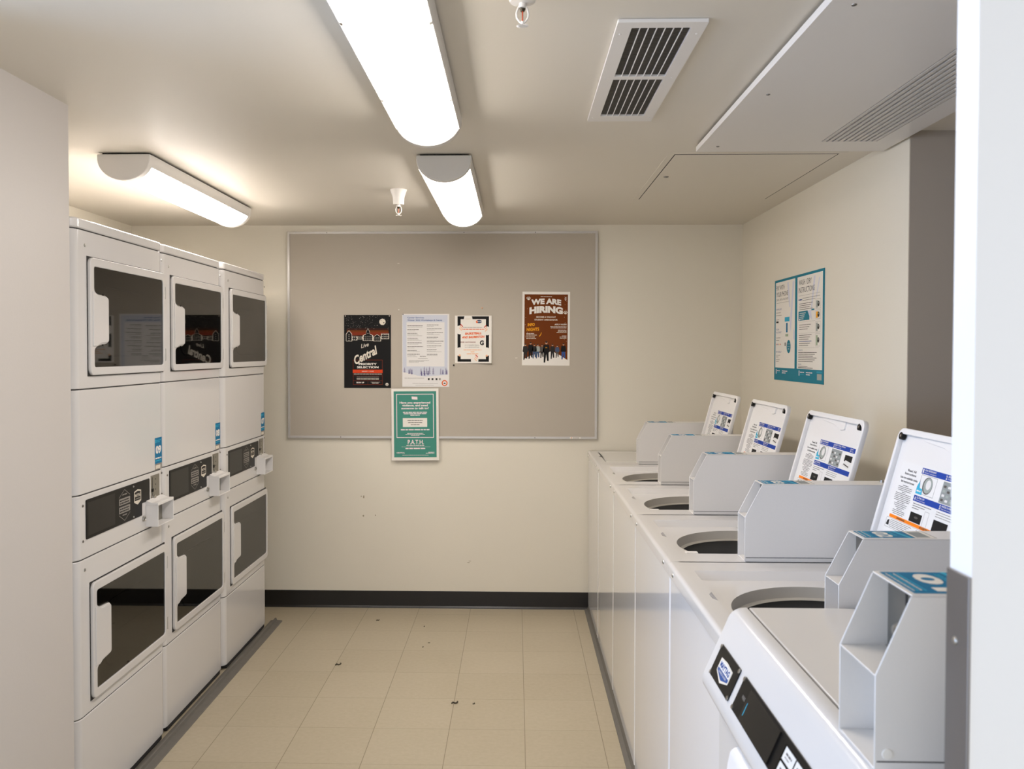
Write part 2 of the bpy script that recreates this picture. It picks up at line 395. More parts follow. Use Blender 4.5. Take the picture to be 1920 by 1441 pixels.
# ------------------------------------------------------------------ ceiling vent
t = thing('air_vent', (.328, 2.378, ZC), 'white rectangular ceiling air vent with two barred openings', 'air vent')
ox, oy = .328, 2.378
F = [rrect(.227-ox, .430-ox, 1.958-oy, 2.79-oy, .002)]
ops = [(.262, .397, 1.992, 2.340), (.262, .397, 2.366, 2.728)]
mb = MB(); v, f = fill2d(F + [[(a-ox, c-oy), (a-ox, d-oy), (b_-ox, d-oy), (b_-ox, c-oy)] for a, b_, c, d in ops], .004, 0)
mb.add([(p[0], p[1], p[2]-.005) for p in v], f, 'vent_paint'); mb.build('frame', t, bevel=.0012)
for a, b_, c, d in ops:
    mb = MB(); mb.box(a-ox, b_-ox, c-oy, d-oy, -.0008, -.0003, 'gap_dark')
    k = int((d-c)/.0085)
    for i in range(k):
        y = c-oy+(i+.5)*(d-c)/k; mb.box(a-ox, b_-ox, y-.0016, y+.0012, -.004, -.0009, 'fin_dark')
    mb.build('inner_fins', t)
    mb = MB()
    for i in range(1, 7):
        x = a-ox+i*(b_-a)/7; mb.box(x-.0010, x+.0010, c-oy, d-oy, -.0088, -.0062, 'vent_paint')
    mb.build('louvre_bars', t)
for x in (.240, .417):
    for y in (2.03, 2.352, 2.745):
        mb = MB(); mb.lathe((x-ox, y-oy, -.009), [(.003, 0), (.0028, -.0008), (0, -.0016)], 'z', 'vent_paint', 12); mb.build('screw', t)

# ------------------------------------------------------------------ hung ceiling panel with grille, flush access hatch
t = thing('ceiling_panel', (.98, 2.05, ZC), 'large white metal panel screwed below the ceiling above the washers, with a long grille', 'ceiling panel')
ox, oy = .98, 2.05
gx0, gx1, gy0, gy1 = 1.040, 1.229, .97, 2.994
mb = MB(); v, f = fill2d([[(.645-ox, .96-oy), (1.310-ox, .96-oy), (1.310-ox, 3.140-oy), (.645-ox, 3.140-oy)], [(gx0-ox, gy0-oy), (gx0-ox, gy1-oy), (gx1-ox, gy1-oy), (gx1-ox, gy0-oy)]], .009, 0)
mb.add([(p[0], p[1], p[2]-.018) for p in v], f, 'vent_paint'); mb.build('sheet', t, bevel=.0012)
mb = MB(); mb.box(.66-ox, 1.30-ox, .97-oy, 3.12-oy, -.009, 0, 'gap_dark'); mb.build('spacer', t)
mb = MB(); mb.box(gx0-ox, gx1-ox, gy0-oy, gy1-oy, -.012, -.010, 'fin_dark')
nb_ = 10
for i in range(nb_):
    x = gx0-ox+(i+.5)*(gx1-gx0)/nb_; wd = .0055; mb.box(x-wd, x+wd, gy0-oy, gy1-oy, -.0275, -.0195, 'grille_paint')
y = gy0+.05
while y < gy1: mb.box(gx0-ox, gx1-ox, y-oy-.002, y-oy+.002, -.024, -.018, 'grille_paint'); y += .105
mb.build('grille', t)
for x, y in ((.704, 3.057), (.702, 2.447), (.698, 1.823), (.698, 1.2)):
    mb = MB(); mb.lathe((x-ox, y-oy, -.027), [(.006, 0), (.0055, -.0015), (.002, -.003), (0, -.003)], 'z', 'steel_brushed', 14); mb.build('screw', t)
t = thing('access_hatch', (.905, 3.78, ZC), 'flush painted access hatch in the ceiling, between hung panel and back wall', 'access hatch')
ox, oy = .905, 3.78
mb = MB(); mb.box(.572-ox, 1.234-ox, 3.262-oy, 4.275-oy, -.0012, 0, 'ceiling_paint'); mb.box(.596-ox, 1.211-ox, 3.290-oy, 4.252-oy, -.0014, -.0011, 'seam_dark'); mb.build('frame', t)
mb = MB(); mb.box(.6000-ox, 1.2062-ox, 3.2965-oy, 4.2495-oy, -.0022, -.0012, 'ceiling_paint'); mb.build('hatch_door', t)
mb = MB(); mb.lathe((.635-ox, 3.70-oy, -.0022), [(.011, 0), (.010, -.003), (.006, -.004), (0, -.004)], 'z', 'steel_brushed', 18); mb.build('latch', t)

# ------------------------------------------------------------------ notice board
BX0, BX1, BZ0, BZ1 = -1.352, .477, 1.013, 2.232
cx, cz = (BX0+BX1)/2, BZ0
t = thing('notice_board', (cx, YB, BZ0), 'wide grey fabric notice board with thin silver frame on the back wall', 'notice board')
mb = MB(); mb.box(BX0-cx+.004, BX1-cx-.004, -.014, 0, .004, BZ1-BZ0-.004, 'board_fabric'); mb.build('fabric_panel', t)
mb = MB(); v, f = fill2d([[(BX0-cx, 0), (BX1-cx, 0), (BX1-cx, BZ1-BZ0), (BX0-cx, BZ1-BZ0)], [(BX0-cx+.013, .013), (BX0-cx+.013, BZ1-BZ0-.013), (BX1-cx-.013, BZ1-BZ0-.013), (BX1-cx-.013, .013)]], .010, 0)
mb.add([(p[0], -.010+p[2], p[1]) for p in v], f, 'aluminium'); mb.build('frame', t, bevel=.002)
for sx_ in (-.68, .13, .55):
    mb = MB(); mb.cyl((sx_, -.0205, BZ1-BZ0-.0065), .0028, .002, 'y', 'seam_dark', 10); mb.build('screw', t)
for sx_ in (-.6, .55):
    mb = MB(); mb.cyl((sx_, -.0205, .0065), .0028, .002, 'y', 'seam_dark', 10); mb.build('screw', t)
lb = Print((.318-cx, -.0204, .0015), (1, 0, 0), (0, 0, 1), (0, -1, 0)); lb.rect(0, 0, .064, .010, 'p_white', 0); lb.ell(.009, .005, .003, .003, 'p_orange', 1, 10); lb.words(.018, .0035, .036, .003, 'p_ink', 1); lb.mb.build('maker_label', t, recalc=False)
YF = YB-.0145      # face of the fabric
def sheet(name, x0, x1, z0, z1, base, label, cat='poster', rot=0, warp=None, y=None):
    """returns Print whose origin is the sheet's lower left; finish with done()"""
    cx_, cz_ = (x0+x1)/2, (z0+z1)/2; w_, h_ = x1-x0, z1-z0
    pr = Print((0, 0, 0), (1, 0, 0), (0, 0, 1), (0, -1, 0), rot=rot, warp=warp)
    pr.O = -(pr.U*w_/2 + pr.V*h_/2)
    n = 8; vs = []; fs = []
    for l in (0, -5):
        for i in range(n+1):
            for j in range(n+1): vs.append(pr.P(w_*i/n, h_*j/n, l))
    k = (n+1)**2
    for o_ in (0, k):
        for i in range(n):
            for j in range(n): fs.append((o_+i*(n+1)+j, o_+(i+1)*(n+1)+j, o_+(i+1)*(n+1)+j+1, o_+i*(n+1)+j+1))
    edge = [i*(n+1) for i in range(n+1)] + [n*(n+1)+j for j in range(1, n+1)] + [i*(n+1)+n for i in range(n-1, -1, -1)] + [j for j in range(n-1, 0, -1)]
    for i in range(len(edge)): a, b_ = edge[i], edge[(i+1) % len(edge)]; fs.append((a, b_, b_+k, a+k))
    pr.mb.add(vs, fs, base)
    def done():
        o = pr.mb.build(name, loc=(cx_, (y if y else YF)-.0012, cz_), recalc=False); tag(o, label, cat); return o
    return pr, w_, h_, done

# --- black poster
p, W, H, done = sheet('poster', -1.017, -.739, 1.310, 1.742, 'p_black', 'black LIVE CENTRAL priority selection poster with houses under a moon')
for i in range(130):
    u, v = rnd.uniform(.02, .96)*W, rnd.uniform(.80, .99)*H; s_ = rnd.uniform(.0005, .0013); p.ell(u, v, s_, s_, 'p_cream' if rnd.random() < .5 else 'p_soft', 2, 5)
p.ell(W*.82, H*.905, .0185, .0185, 'p_cream', 3, 28); p.ell(W*.85, H*.893, .0035, .0035, 'p_black', 4, 10); p.ell(W*.79, H*.925, .003, .002, 'p_soft', 4, 8)
p.rect(W*.06, H*.72, W*.95, H*.765, 'p_ember', 1); p.rect(W*.06, H*.765, W*.95, H*.79, 'p_rust', 1); p.poly([(W*.06, H*.79), (W*.95, H*.79), (W*.95, H*.815), (W*.5, H*.82), (W*.06, H*.815)], 'p_dusk', 1)
def house(x0, x1, zb, zt, peak, n_, rows):
    x0 *= W; x1 *= W; zb *= H; zt *= H
    pts = [(x0, zb), (x1, zb), (x1, zt)] + ([((x0+x1)/2, peak*H)] if peak else []) + [(x0, zt)]
    p.poly(pts, 'p_cream', 2)
    c = ((x0+x1)/2, (zb+zt)/2); p.poly([(c[0]+(a-c[0])*.88, c[1]+(b_-c[1])*.92) for a, b_ in pts], 'p_black', 3)
    for i in range(n_):
        for j in range(rows):
            u = x0+(i+.5)*(x1-x0)/n_; v = zb+(j+.5)*(zt-zb)/rows; p.rect(u-.0022, v-.0022, u+.0022, v+.0022, 'p_cream', 4)
house(.04, .17, .64, .74, .79, 1, 4); house(.17, .28, .65, .71, 0, 3, 2); house(.28, .40, .665, .705, 0, 3, 2); house(.40, .62, .645, .72, .755, 5, 3)
house(.47, .55, .72, .77, .82, 1, 1); house(.62, .79, .64, .70, .735, 4, 2); house(.79, .96, .67, .745, 0, 6, 3)
p.text('Live', W*.45, H*.560, .024, 'p_cream', w=.050, shear=.45, ang=R(16), bold=.01)
p.text('Central', W*.50, H*.405, .048, 'p_cream', w=.158, shear=.45, ang=R(27), bold=.03, l=5)
p.frame(W*.19, H*.045, W*.82, H*.385, .0018, 'p_ember', 2)
p.text('PRIORITY', W*.505, H*.315, .0115, 'p_white', w=.107, bold=.035, l=4); p.text('SELECTION', W*.505, H*.272, .0115, 'p_white', w=.128, bold=.035, l=4)
p.rect(W*.185, H*.205, W*.822, H*.252, 'p_red', 3); p.text('JANUARY 3 - 14, 2022', W*.505, H*.222, .0055, 'p_cream', w=.070, bold=.02, l=4)
p.words(W*.505, H*.187, .165, .0036, 'p_cream', al='c'); p.rect(W*.19, H*.165, W*.82, H*.168, 'p_ember', 2)
p.words(W*.505, H*.147, .130, .0028, 'p_soft', al='c'); p.words(W*.505, H*.119, .135, .0042, 'p_cream', al='c')
p.rect(W*.19, H*.098, W*.82, H*.101, 'p_ember', 2); p.rect(W*.505, H*.045, W*.508, H*.1, 'p_ember', 2)
p.text('SIGN UP', W*.345, H*.066, .008, 'p_white', w=.046, bold=.03); p.words(W*.665, H*.078, .055, .0025, 'p_soft', al='c'); p.words(W*.665, H*.064, .040, .0035, 'p_cream', al='c')
p.ell(W*.915, H*.05, .0098, .0098, 'p_soft', 2); p.ell(W*.915, H*.05, .0075, .0075, 'p_cream', 3); p.ell(W*.915, H*.045, .004, .003, 'p_ink', 4, 10)
done()

# --- career services sheet
p, W, H, done = sheet('poster', -.672, -.394, 1.318, 1.748, 'p_mist', 'pale career services winter workshops sheet with purple pine trees')
p.rect(W*.01, H*.12, W*.965, H*.985, 'p_sky', 1); p.rect(W*.09, H*.28, W*.90, H*.885, 'p_mist', 2)
p.text('Career Services', W*.11, H*.940, .0085, 'p_navy', w=.098, al='l', bold=.02, l=3); p.text('Winter 2022 Workshops & Events', W*.11, H*.905, .0085, 'p_navy', w=.206, al='l', bold=.02, l=3)
for ci, u0 in enumerate((.11, .525)):
    v = .845 - (.0 if ci else .012); k = 0
    while v > .43:
        p.words(W*u0, H*v, rnd.uniform(.055, .098), .0030, 'p_ink', 3, seed=k+9*ci); v -= .017
        for _ in range(rnd.choice((1, 1, 2))): p.words(W*u0, H*v, rnd.uniform(.04, .09), .0018, 'p_soft', 3, seed=k+50*ci); v -= .013
        v -= .022; k += 1
p.words(W*.44, H*.415, .035, .0028, 'p_ink', 3, al='c'); p.words(W*.44, H*.387, .055, .002, 'p_soft', 3, al='c')
for k in range(3): p.words(W*.14, H*(.358-.012*k), .120-.03*k, .002, 'p_soft', 3, seed=k)
def pine(u, v, h, m_, l):
    for k in range(3): a = h*(.16-.03*k); z = v+h*(.08+.27*k); p.poly([(W*u-a, z), (W*u+a, z), (W*u, z+h*.40)], m_, l)
    p.rect(W*u-h*.02, v, W*u+h*.02, v+h*.1, m_, l)
for u, h in ((.05, .045), (.17, .04), (.40, .040), (.47, .05), (.52, .045), (.58, .05), (.66, .045), (.82, .04), (.93, .045)): pine(u, H*.165, h, 'p_purple2', 3)
p.poly([(W*.005, H*.20), (W*.15, H*.185), (W*.32, H*.155), (W*.5, H*.14), (W*.75, H*.155), (W*.96, H*.165), (W*.99, H*.16), (W*.99, H*.01), (W*.005, H*.01)], 'p_mist', 4)
for u, v, h in ((.145, .175, .030), (.205, .168, .034), (.415, .150, .030), (.475, .150, .034), (.55, .157, .030), (.865, .168, .032), (.95, .168, .030)): pine(u, H*v, h, 'p_purple', 5)
for k in range(5): pass
p.words(W*.05, H*.115, .115, .0025, 'p_soft', 5)
for u, c in ((.565, 'f'), (.645, 't'), (.73, 'y'), (.80, 'i')): p.rect(W*u-.0055, H*.105-.0055, W*u+.0055, H*.105+.0055, 'p_ink2' if c in 'fty' else 'p_soft', 5)
p.words(W*.22, H*.045, .150, .002, 'p_soft', 5); p.words(W*.28, H*.022, .11, .0018, 'p_soft', 5)
p.ell(W*.902, H*.052, .0175, .0175, 'p_orange', 5, 28); p.ell(W*.902, H*.052, .0115, .0115, 'p_mist', 6); p.ell(W*.902, H*.048, .007, .0035, 'p_ink2', 7, 12)
done()

# --- basketball and badminton sheet (its lower right corner curls off the board)
p, W, H, done = sheet('poster', -.360, -.144, 1.458, 1.738, 'p_white', 'small BASKETBALL AND BADMINTON sheet with black border, corner curling off board',
                      warp=lambda u, v: .020*max(0, (u/.216)-.25)**2*max(0, 1-v/.28)**1.5+.004*(u/.216))
for a in ((.07, .955, .93, .985), (.07, .03, .93, .085)): p.rect(W*a[0], H*a[1]-.008*(a[1] > .5), W*a[2], H*a[3], 'p_black', 1)
p.rect(W*.07, H*.03, W*.155, H*.985, 'p_black', 1); p.rect(W*.845, H*.03, W*.93, H*.985, 'p_black', 1)
p.rect(W*.155, H*.085, W*.845, H*.925, 'p_white', 1)
p.clip = (W, H)
p.ell(W*.36, H*.93, .025, .030, 'p_white', 3); p.ell(W*.36, H*.93, .020, .003, 'p_cream', 4, 12)
def shuttle(u, v, s_, flip):
    p.ell(W*u, H*v, .022, .026, 'p_white', 3)
    for k in range(3): q = .011*k; p.poly([(W*u+flip*(.004-q*.3), H*v+.030-q), (W*u+flip*(.018-q*.3), H*v+.016-q), (W*u+flip*(.020-q*.3), H*v+.021-q), (W*u+flip*(.006-q*.3), H*v+.036-q)], ('p_red', 'p_peach', 'p_peach')[k], 4)
shuttle(.13, .70, 1, 1); shuttle(.88, .68, 1, -1); shuttle(.54, .06, 1, 1)
p.ell(W*.13, H*.24, .024, .026, 'p_white', 3); p.ell(W*.86, H*.24, .024, .026, 'p_white', 3); p.ell(W*.13, H*.165, .007, .006, 'p_peach', 4, 12); p.ell(W*.87, H*.16, .007, .006, 'p_peach', 4, 12)
p.ell(W*.66, H*.875, .0165, .010, 'p_denim', 3); p.ell(W*.60, H*.87, .006, .008, 'p_orange', 4, 12); p.words(W*.60, H*.87, .03, .003, 'p_white', 5)
p.words(W*.48, H*.745, .115, .0032, 'p_soft', 3, al='c'); p.words(W*.49, H*.705, .130, .0045, 'p_orange', 3, al='c')
p.text('BASKETBALL', W*.50, H*.605, .0125, 'p_orange', w=.098, shear=.25, bold=.045, l=4, ang=R(2)); p.text('AND BADMINTON', W*.50, H*.530, .0125, 'p_orange', w=.135, shear=.25, bold=.045, l=4, ang=R(2))
p.text('FREE GATORADE', W*.155, H*.430, .0070, 'p_ember', w=.088, al='l', bold=.03, l=4)
p.text('G', W*.735, H*.385, .026, 'p_black', w=.024, bold=.05, l=4)
p.text('5 V 5 BASKETBALL', W*.27, H*.370, .0055, 'p_ink2', w=.086, al='l', l=4); p.text('2 V 2 BADMINTON', W*.27, H*.328, .0055, 'p_ink2', w=.084, al='l', l=4)
p.words(W*.48, H*.270, .105, .005, 'p_peach', 4, al='c'); p.words(W*.48, H*.228, .028, .005, 'p_peach', 4, al='c'); p.words(W*.48, H*.188, .068, .005, 'p_peach', 4, al='c')
done()

# --- we are hiring poster
p, W, H, done = sheet('poster', .036, .316, 1.445, 1.878, 'p_white', 'rust brown WE ARE HIRING poster with a row of walking people', rot=R(-.35))
p.rect(W*.045, H*.06, W*.955, H*.965, 'p_rust', 1)
p.poly([(W*.0, H*.02), (W*.0, H*.07), (W*.15, H*.125), (W*.35, H*.17), (W*.5, H*.19), (W*.65, H*.19), (W*.8, H*.14), (W*.97, H*.07), (W*.97, H*.02)], 'p_white', 2)
p.words(W*.5, H*.93, .066, .003, 'p_cream', al='c')
p.text('WE ARE', W*.50, H*.820, .030, 'p_white', w=.176, bold=.055, l=4, arc=.008); p.text('HIRING', W*.50, H*.700, .036, 'p_white', w=.196, bold=.06, l=4, arc=.010)
for u, v in ((.13, .90), (.905, .71)):
    p.ell(W*u, H*v, .0075, .006, 'p_cream', 5, 12)
    for k in range(4): a = R(30+40*k); p.ell(W*u+.0115*math.cos(a), H*v+.0115*math.sin(a), .0028, .0034, 'p_cream', 5, 8)
p.text('BECOME A WILDCAT', W*.50, H*.648, .0085, 'p_cream', w=.114, bold=.03); p.text('STUDENT AMBASSADOR', W*.50, H*.612, .0085, 'p_cream', w=.136, bold=.03)
p.text('INFO', W*.19, H*.535, .017, 'p_gold', w=.042, bold=.03, shear=.1, ang=R(3)); p.text('NIGHTS', W*.225, H*.470, .018, 'p_gold', w=.074, bold=.03, shear=.1, ang=R(3))
p.poly([(W*.40, H*.45), (W*.41, H*.45), (W*.395, H*.415), (W*.36, H*.39), (W*.355, H*.40), (W*.385, H*.42)], 'p_gold', 3)
for k, (v, w_) in enumerate(((.428, .05), (.408, .064), (.382, .05), (.362, .058))): p.words(W*.09, H*v, w_, .0038, 'p_cream', seed=k)
p.text('APPLY NOW!', W*.93, H*.548, .0085, 'p_white', w=.070, al='r', bold=.02)
for k, (v, w_) in enumerate(((.525, .095), (.508, .095), (.478, .05), (.462, .05), (.446, .058), (.40, .03), (.384, .04), (.368, .04))): p.words(W*.93, H*v, w_, .0030, 'p_cream', al='r', seed=k)
for k in range(26): u, v = rnd.choice((rnd.uniform(.06, .12), rnd.uniform(.88, .94))), rnd.uniform(.3, .95); p.ell(W*u, H*v, .0012, .0012, 'p_cream', 3, 5)
p.poly([(W*.905, H*.935), (W*.925, H*.905), (W*.905, H*.875), (W*.885, H*.905)], 'p_cream', 3); p.poly([(W*.905, H*.922), (W*.915, H*.905), (W*.905, H*.888), (W*.895, H*.905)], 'p_rust', 4)
def figure(u, v, h, top, leg, l=5):
    u *= W; v *= H; s_ = h
    p.ell(u, v+s_*.93, s_*.055, s_*.07, 'p_skin', l, 12); p.ell(u, v+s_*.965, s_*.055, s_*.045, 'p_ink2', l+1, 12)
    p.poly([(u-s_*.13, v+s_*.84), (u+s_*.13, v+s_*.84), (u+s_*.17, v+s_*.52), (u+s_*.11, v+s_*.46), (u-s_*.11, v+s_*.46), (u-s_*.17, v+s_*.52)], top, l)
    p.poly([(u-s_*.11, v+s_*.48), (u+s_*.11, v+s_*.48), (u+s_*.12, v+s_*.08), (u+s_*.04, v+s_*.08), (u, v+s_*.40), (u-s_*.05, v), (u-s_*.12, v)], leg, l)
for a in ((.07, .075, .095, 'p_ink2', 'p_ink2'), (.18, .09, .098, 'p_black', 'p_black'), (.26, .095, .085, 'p_ink2', 'p_denim'), (.33, .095, .085, 'p_mid', 'p_denim'), (.42, .10, .080, 'p_ink', 'p_ink2'),
          (.64, .09, .088, 'p_ink2', 'p_ink2'), (.74, .105, .075, 'p_denim', 'p_ink'), (.87, .085, .095, 'p_black', 'p_navy'), (.51, .04, .125, 'p_black', 'p_black')): figure(*a)
p.text('SA', W*.51, H*.235, .008, 'p_gold', w=.012, l=8)
done()

# --- green poster
p, W, H, done = sheet('poster', -.735, -.455, .883, 1.308, 'paper', 'teal P.A.T.H. poster hanging over the bottom frame of the notice board', rot=R(.5), y=YB-.0215)
p.rect(W*.05, H*.042, W*.95, H*.962, 'p_teal', 1); p.frame(W*.105, H*.315, W*.895, H*.925, .0038, 'p_pink', 2)
p.poly([(W*.43, H*.89), (W*.55, H*.885), (W*.555, H*.845), (W*.435, H*.85)], 'p_pink', 2)
p.text('Have you experienced', W*.5, H*.792, .0115, 'p_pink', w=.182, bold=.04); p.text('violence, and need', W*.5, H*.753, .0115, 'p_pink', w=.152, bold=.04); p.text('someone to talk to?', W*.5, H*.714, .0115, 'p_pink', w=.162, bold=.04)
for k, w_ in enumerate((.142, .142, .055)): p.words(W*.5, H*(.663-.020*k), w_, .0052, 'p_pink', al='c', seed=k)
p.rect(W*.24, H*.465, W*.755, H*.588, 'paper', 2)
for k, w_ in enumerate((.09, .085, .052)): p.words(W*.5, H*(.552-.030*k), w_, .0036, 'p_ink', 3, al='c', seed=k)
p.words(W*.5, H*.420, .170, .0060, 'p_pink', al='c')
for k, w_ in enumerate((.095, .115, .05)): p.words(W*.5, H*(.372-.014*k), w_, .0028, 'p_pink', al='c', seed=k)
p.text('P.A.T.H.', W*.51, H*.225, .027, 'p_pink', w=.095, bold=.02)
p.words(W*.5, H*.203, .108, .0040, 'p_pink', al='c'); p.rect(W*.2, H*.188, W*.82, H*.190, 'p_pink', 2); p.words(W*.5, H*.158, .122, .0065, 'p_pink', al='c')
p.text('CENTRAL', W*.10, H*.098, .007, 'p_pink', w=.05, al='l', bold=.03); p.words(W*.9, H*.108, .035, .0035, 'p_pink', al='r'); p.words(W*.9, H*.094, .050, .0035, 'p_pink', al='r'); p.words(W*.5, H*.07, .155, .0025, 'p_pink', al='c')
done()

# push pins and staples on the board, each a small thing
def pin(x, z, m_, label, shape='pin'):
    mb = MB()
    if shape == 'pin': mb.lathe((0, 0, 0), [(.0045, 0), (.0045, -.002), (.0022, -.004), (.0022, -.009), (.0040, -.011), (.0030, -.013), (0, -.0132)], 'y', m_, 14)
    else: mb.box(-.0065, .0065, -.0018, 0, -.0012, .0012, m_)
    o = mb.build('push_pin' if shape == 'pin' else 'staple', loc=(x, YF-.0004, z)); return tag(o, label, 'push pin' if shape == 'pin' else 'staple')
pin(-.692, 1.771, 'p_white', 'white push pin between the black poster and the pale sheet')
pin(-.200, 1.783, 'p_peach', 'tan push pin alone above the basketball sheet')
pin(-.367, 1.446, 'p_black', 'black push pin just below left of the basketball sheet')
pin(-.694, 2.045, 'p_white', 'white staple alone in the upper part of the notice board', 'staple')
pin(.002, 1.489, 'p_white', 'white staple just left of the hiring poster', 'staple')
def pin2(x, z, m_, label):
    mb = MB(); mb.lathe((0, 0, 0), [(.0030, 0), (.0030, -.0015), (0, -.003)], 'y', m_, 10)
    return tag(mb.build('push_pin', loc=(x, YF-.0020, z)), label, 'push pin')
pin2(-1.009, 1.736, 'p_cream', 'small pale pin in the top left corner of the black poster'); pin2(-.748, 1.736, 'p_cream', 'small pale pin in the top right corner of the black poster')
pin2(-.667, 1.745, 'p_black', 'small black pin in the top left corner of the pale career sheet')

# --- instruction sign on the right wall
PW, PH = .71, .502
pr = Print((0, PW/2, -PH/2), (0, -1, 0), (0, 0, 1), (-1, 0, 0)); W, H = PW, PH; p = pr
mb = p.mb; mb.box(0, .002, -PW/2, PW/2, -PH/2, PH/2, 'p_peacock')
p.vmap = lambda v: .062 + (v-.092)*1.103 if v > .0919 else v*.062/.092
p.rect(.018, .092, .322, .480, 'p_white', 1); p.rect(.355, .092, W-.018, .480, 'p_white', 1)
for a in (((.20, .470), (.225, .470), (.255, .36), (.235, .36)), ((.285, .470), (.31, .470), (.262, .25), (.245, .28)), ((.30, .27), (.318, .25), (.318, .215), (.30, .22))): p.poly(a, 'p_lav', 1.4)
for a in (((.58, .47), (.60, .47), (.555, .33), (.54, .33)), ((.645, .46), (.66, .46), (.615, .38), (.605, .38))): p.poly(a, 'p_lav', 1.4)
p.text('PAY WITH', .030, .444, .022, 'p_ink2', w=.128, al='l', l=3); p.text('YOUR PHONE', .030, .414, .022, 'p_ink2', w=.186, al='l', l=3); p.text('QUICK, EASY & TOUCHLESS', .030, .396, .009, 'p_ink', w=.190, al='l', l=3)
p.rect(.030, .385, .235, .3862, 'p_soft', 3)
p.text('DOWNLOAD', .030, .353, .008, 'p_navy', w=.085, al='l', l=3)
for k, (v, w_) in enumerate(((.340, .07), (.328, .085), (.308, .05))): p.words(.030, v, w_, .003, 'p_soft', 3, seed=k)
p.rect(.030, .295, .068, .303, 'p_black', 3)
p.text('SCAN', .030, .262, .008, 'p_navy', w=.045, al='l', l=3); p.text('TO START', .030, .248, .008, 'p_navy', w=.085, al='l', l=3)
for k, (v, w_) in enumerate(((.226, .07), (.214, .05))): p.words(.030, v, w_, .003, 'p_soft', 3, seed=k)
for k, c in enumerate(('p_orange', 'p_navy', 'p_gold', 'p_red')): p.rect(.030+.022*k, .195, .040+.022*k, .201, c, 3)
p.text('PAY EASILY', .030, .160, .008, 'p_navy', w=.088, al='l', l=3)
for k, (v, w_) in enumerate(((.147, .07), (.139, .04), (.127, .06), (.119, .045))): p.words(.030, v, w_, .0026, 'p_soft', 3, seed=k)
p.frame(.165, .165, .245, .322, .0012, 'p_mist', 3); p.rect(.168, .298, .242, .318, 'p_cyan', 4); p.rect(.190, .250, .214, .292, 'p_blue2', 4); p.rect(.180, .232, .225, .243, 'p_green', 4); p.rect(.168, .190, .19, .205, 'p_soft', 4)
p.ell(.232, .187, .030, .029, 'p_peacock', 5, 32); p.text('PAY AS', .232, .196, .005, 'p_white', w=.03, l=6); p.text('YOU GO', .232, .185, .005, 'p_white', w=.036, l=6); p.words(.232, .175, .018, .003, 'p_white', 6, al='c')
p.text('WASH / DRY', .375, .444, .023, 'p_ink2', w=.175, al='l', l=3); p.text('INSTRUCTIONS', .375, .412, .023, 'p_ink2', w=.215, al='l', l=3)
p.rect(.375, .399, .66, .4000, 'p_soft', 3); p.words(.375, .380, .05, .005, 'p_navy', 3); p.words(.43, .386, .23, .0024, 'p_soft', 3); p.words(.43, .377, .17, .0024, 'p_soft', 3)
for k in range(4): p.words(.385, .364-.008*k, .18-.02*(k % 3), .0024, 'p_ink', 3, seed=k)
p.rect(.375, .295, .525, .334, 'p_peacock', 3); p.poly([(.50, .334), (.545, .334), (.56, .295), (.53, .305)], 'p_lav', 4)
for k in range(4): p.words(.39, .324-.008*k, .085-.01*k, .0028, 'p_white', 4, seed=k)
p.ell(.393, .300, .007, .004, 'p_pink', 5, 12)
p.frame(.55, .295, .592, .338, .002, 'p_mist', 4); p.rect(.552, .332, .590, .338, 'p_peacock', 5)
for v0, v1, c in ((.336, .375, 'p_mid'), (.295, .331, 'p_gold'), (.242, .286, 'p_mid'), (.186, .236, 'p_green')):
    p.frame(.606, v0, .668, v1, .0010, 'p_soft', 4); p.rect(.612, v0+.004, .634, v1-.006, c, 4); p.ell(.642, (v0+v1)/2, .013, .011, 'p_ink2', 5, 14); p.ell(.640, (v0+v1)/2+.003, .006, .004, 'p_mid', 6, 10)
p.rect(.375, .289, .600, .2896, 'p_soft', 3)
for k in range(3): p.words(.385, .275-.009*k, .16-.02*k, .0024, 'p_ink', 3, seed=k)
p.rect(.375, .241, .600, .2416, 'p_soft', 3)
for k in range(6): p.words(.385, .232-.0085*k, .17-.02*(k % 3), .0024, 'p_ink' if k != 3 else 'p_navy', 3, seed=k)
p.rect(.375, .181, .650, .1816, 'p_soft', 3); p.text('LAUNDRY TIPS', .375, .168, .006, 'p_navy', w=.06, al='l', l=3)
for k in range(6): p.words(.375, .160-.0075*k, .25-.025*(k % 3), .0024, 'p_ink', 3, seed=k)
p.text('NEED HELP?', .375, .109, .005, 'p_navy', w=.045, al='l', l=3); p.words(.375, .102, .13, .0022, 'p_ink', 3); p.words(.375, .096, .20, .0026, 'p_ink2', 3)
for u0 in (.030, .385):
    p.rect(u0, .045, u0+.010, .080, 'p_pink', 2); p.words(u0+.018, .066, .055, .006, 'p_pink', 2); p.words(u0+.018, .054, .05, .003, 'p_cyan', 2); p.words(u0+.10, .066, .09, .006, 'p_pink', 2); p.words(u0+.10, .052, .055, .006, 'p_pink', 2)
p.words(.625, .078, .07, .003, 'p_cyan', 2); p.words(.625, .072, .07, .003, 'p_cyan', 2); p.rect(.630, .025, .688, .065, 'p_mid', 2)
o = mb.build('instruction_sign', loc=(WX-.0025, 4.105, 1.637), recalc=False); tag(o, 'teal PAY WITH YOUR PHONE and WASH / DRY instructions sign on the right wall', 'sign')

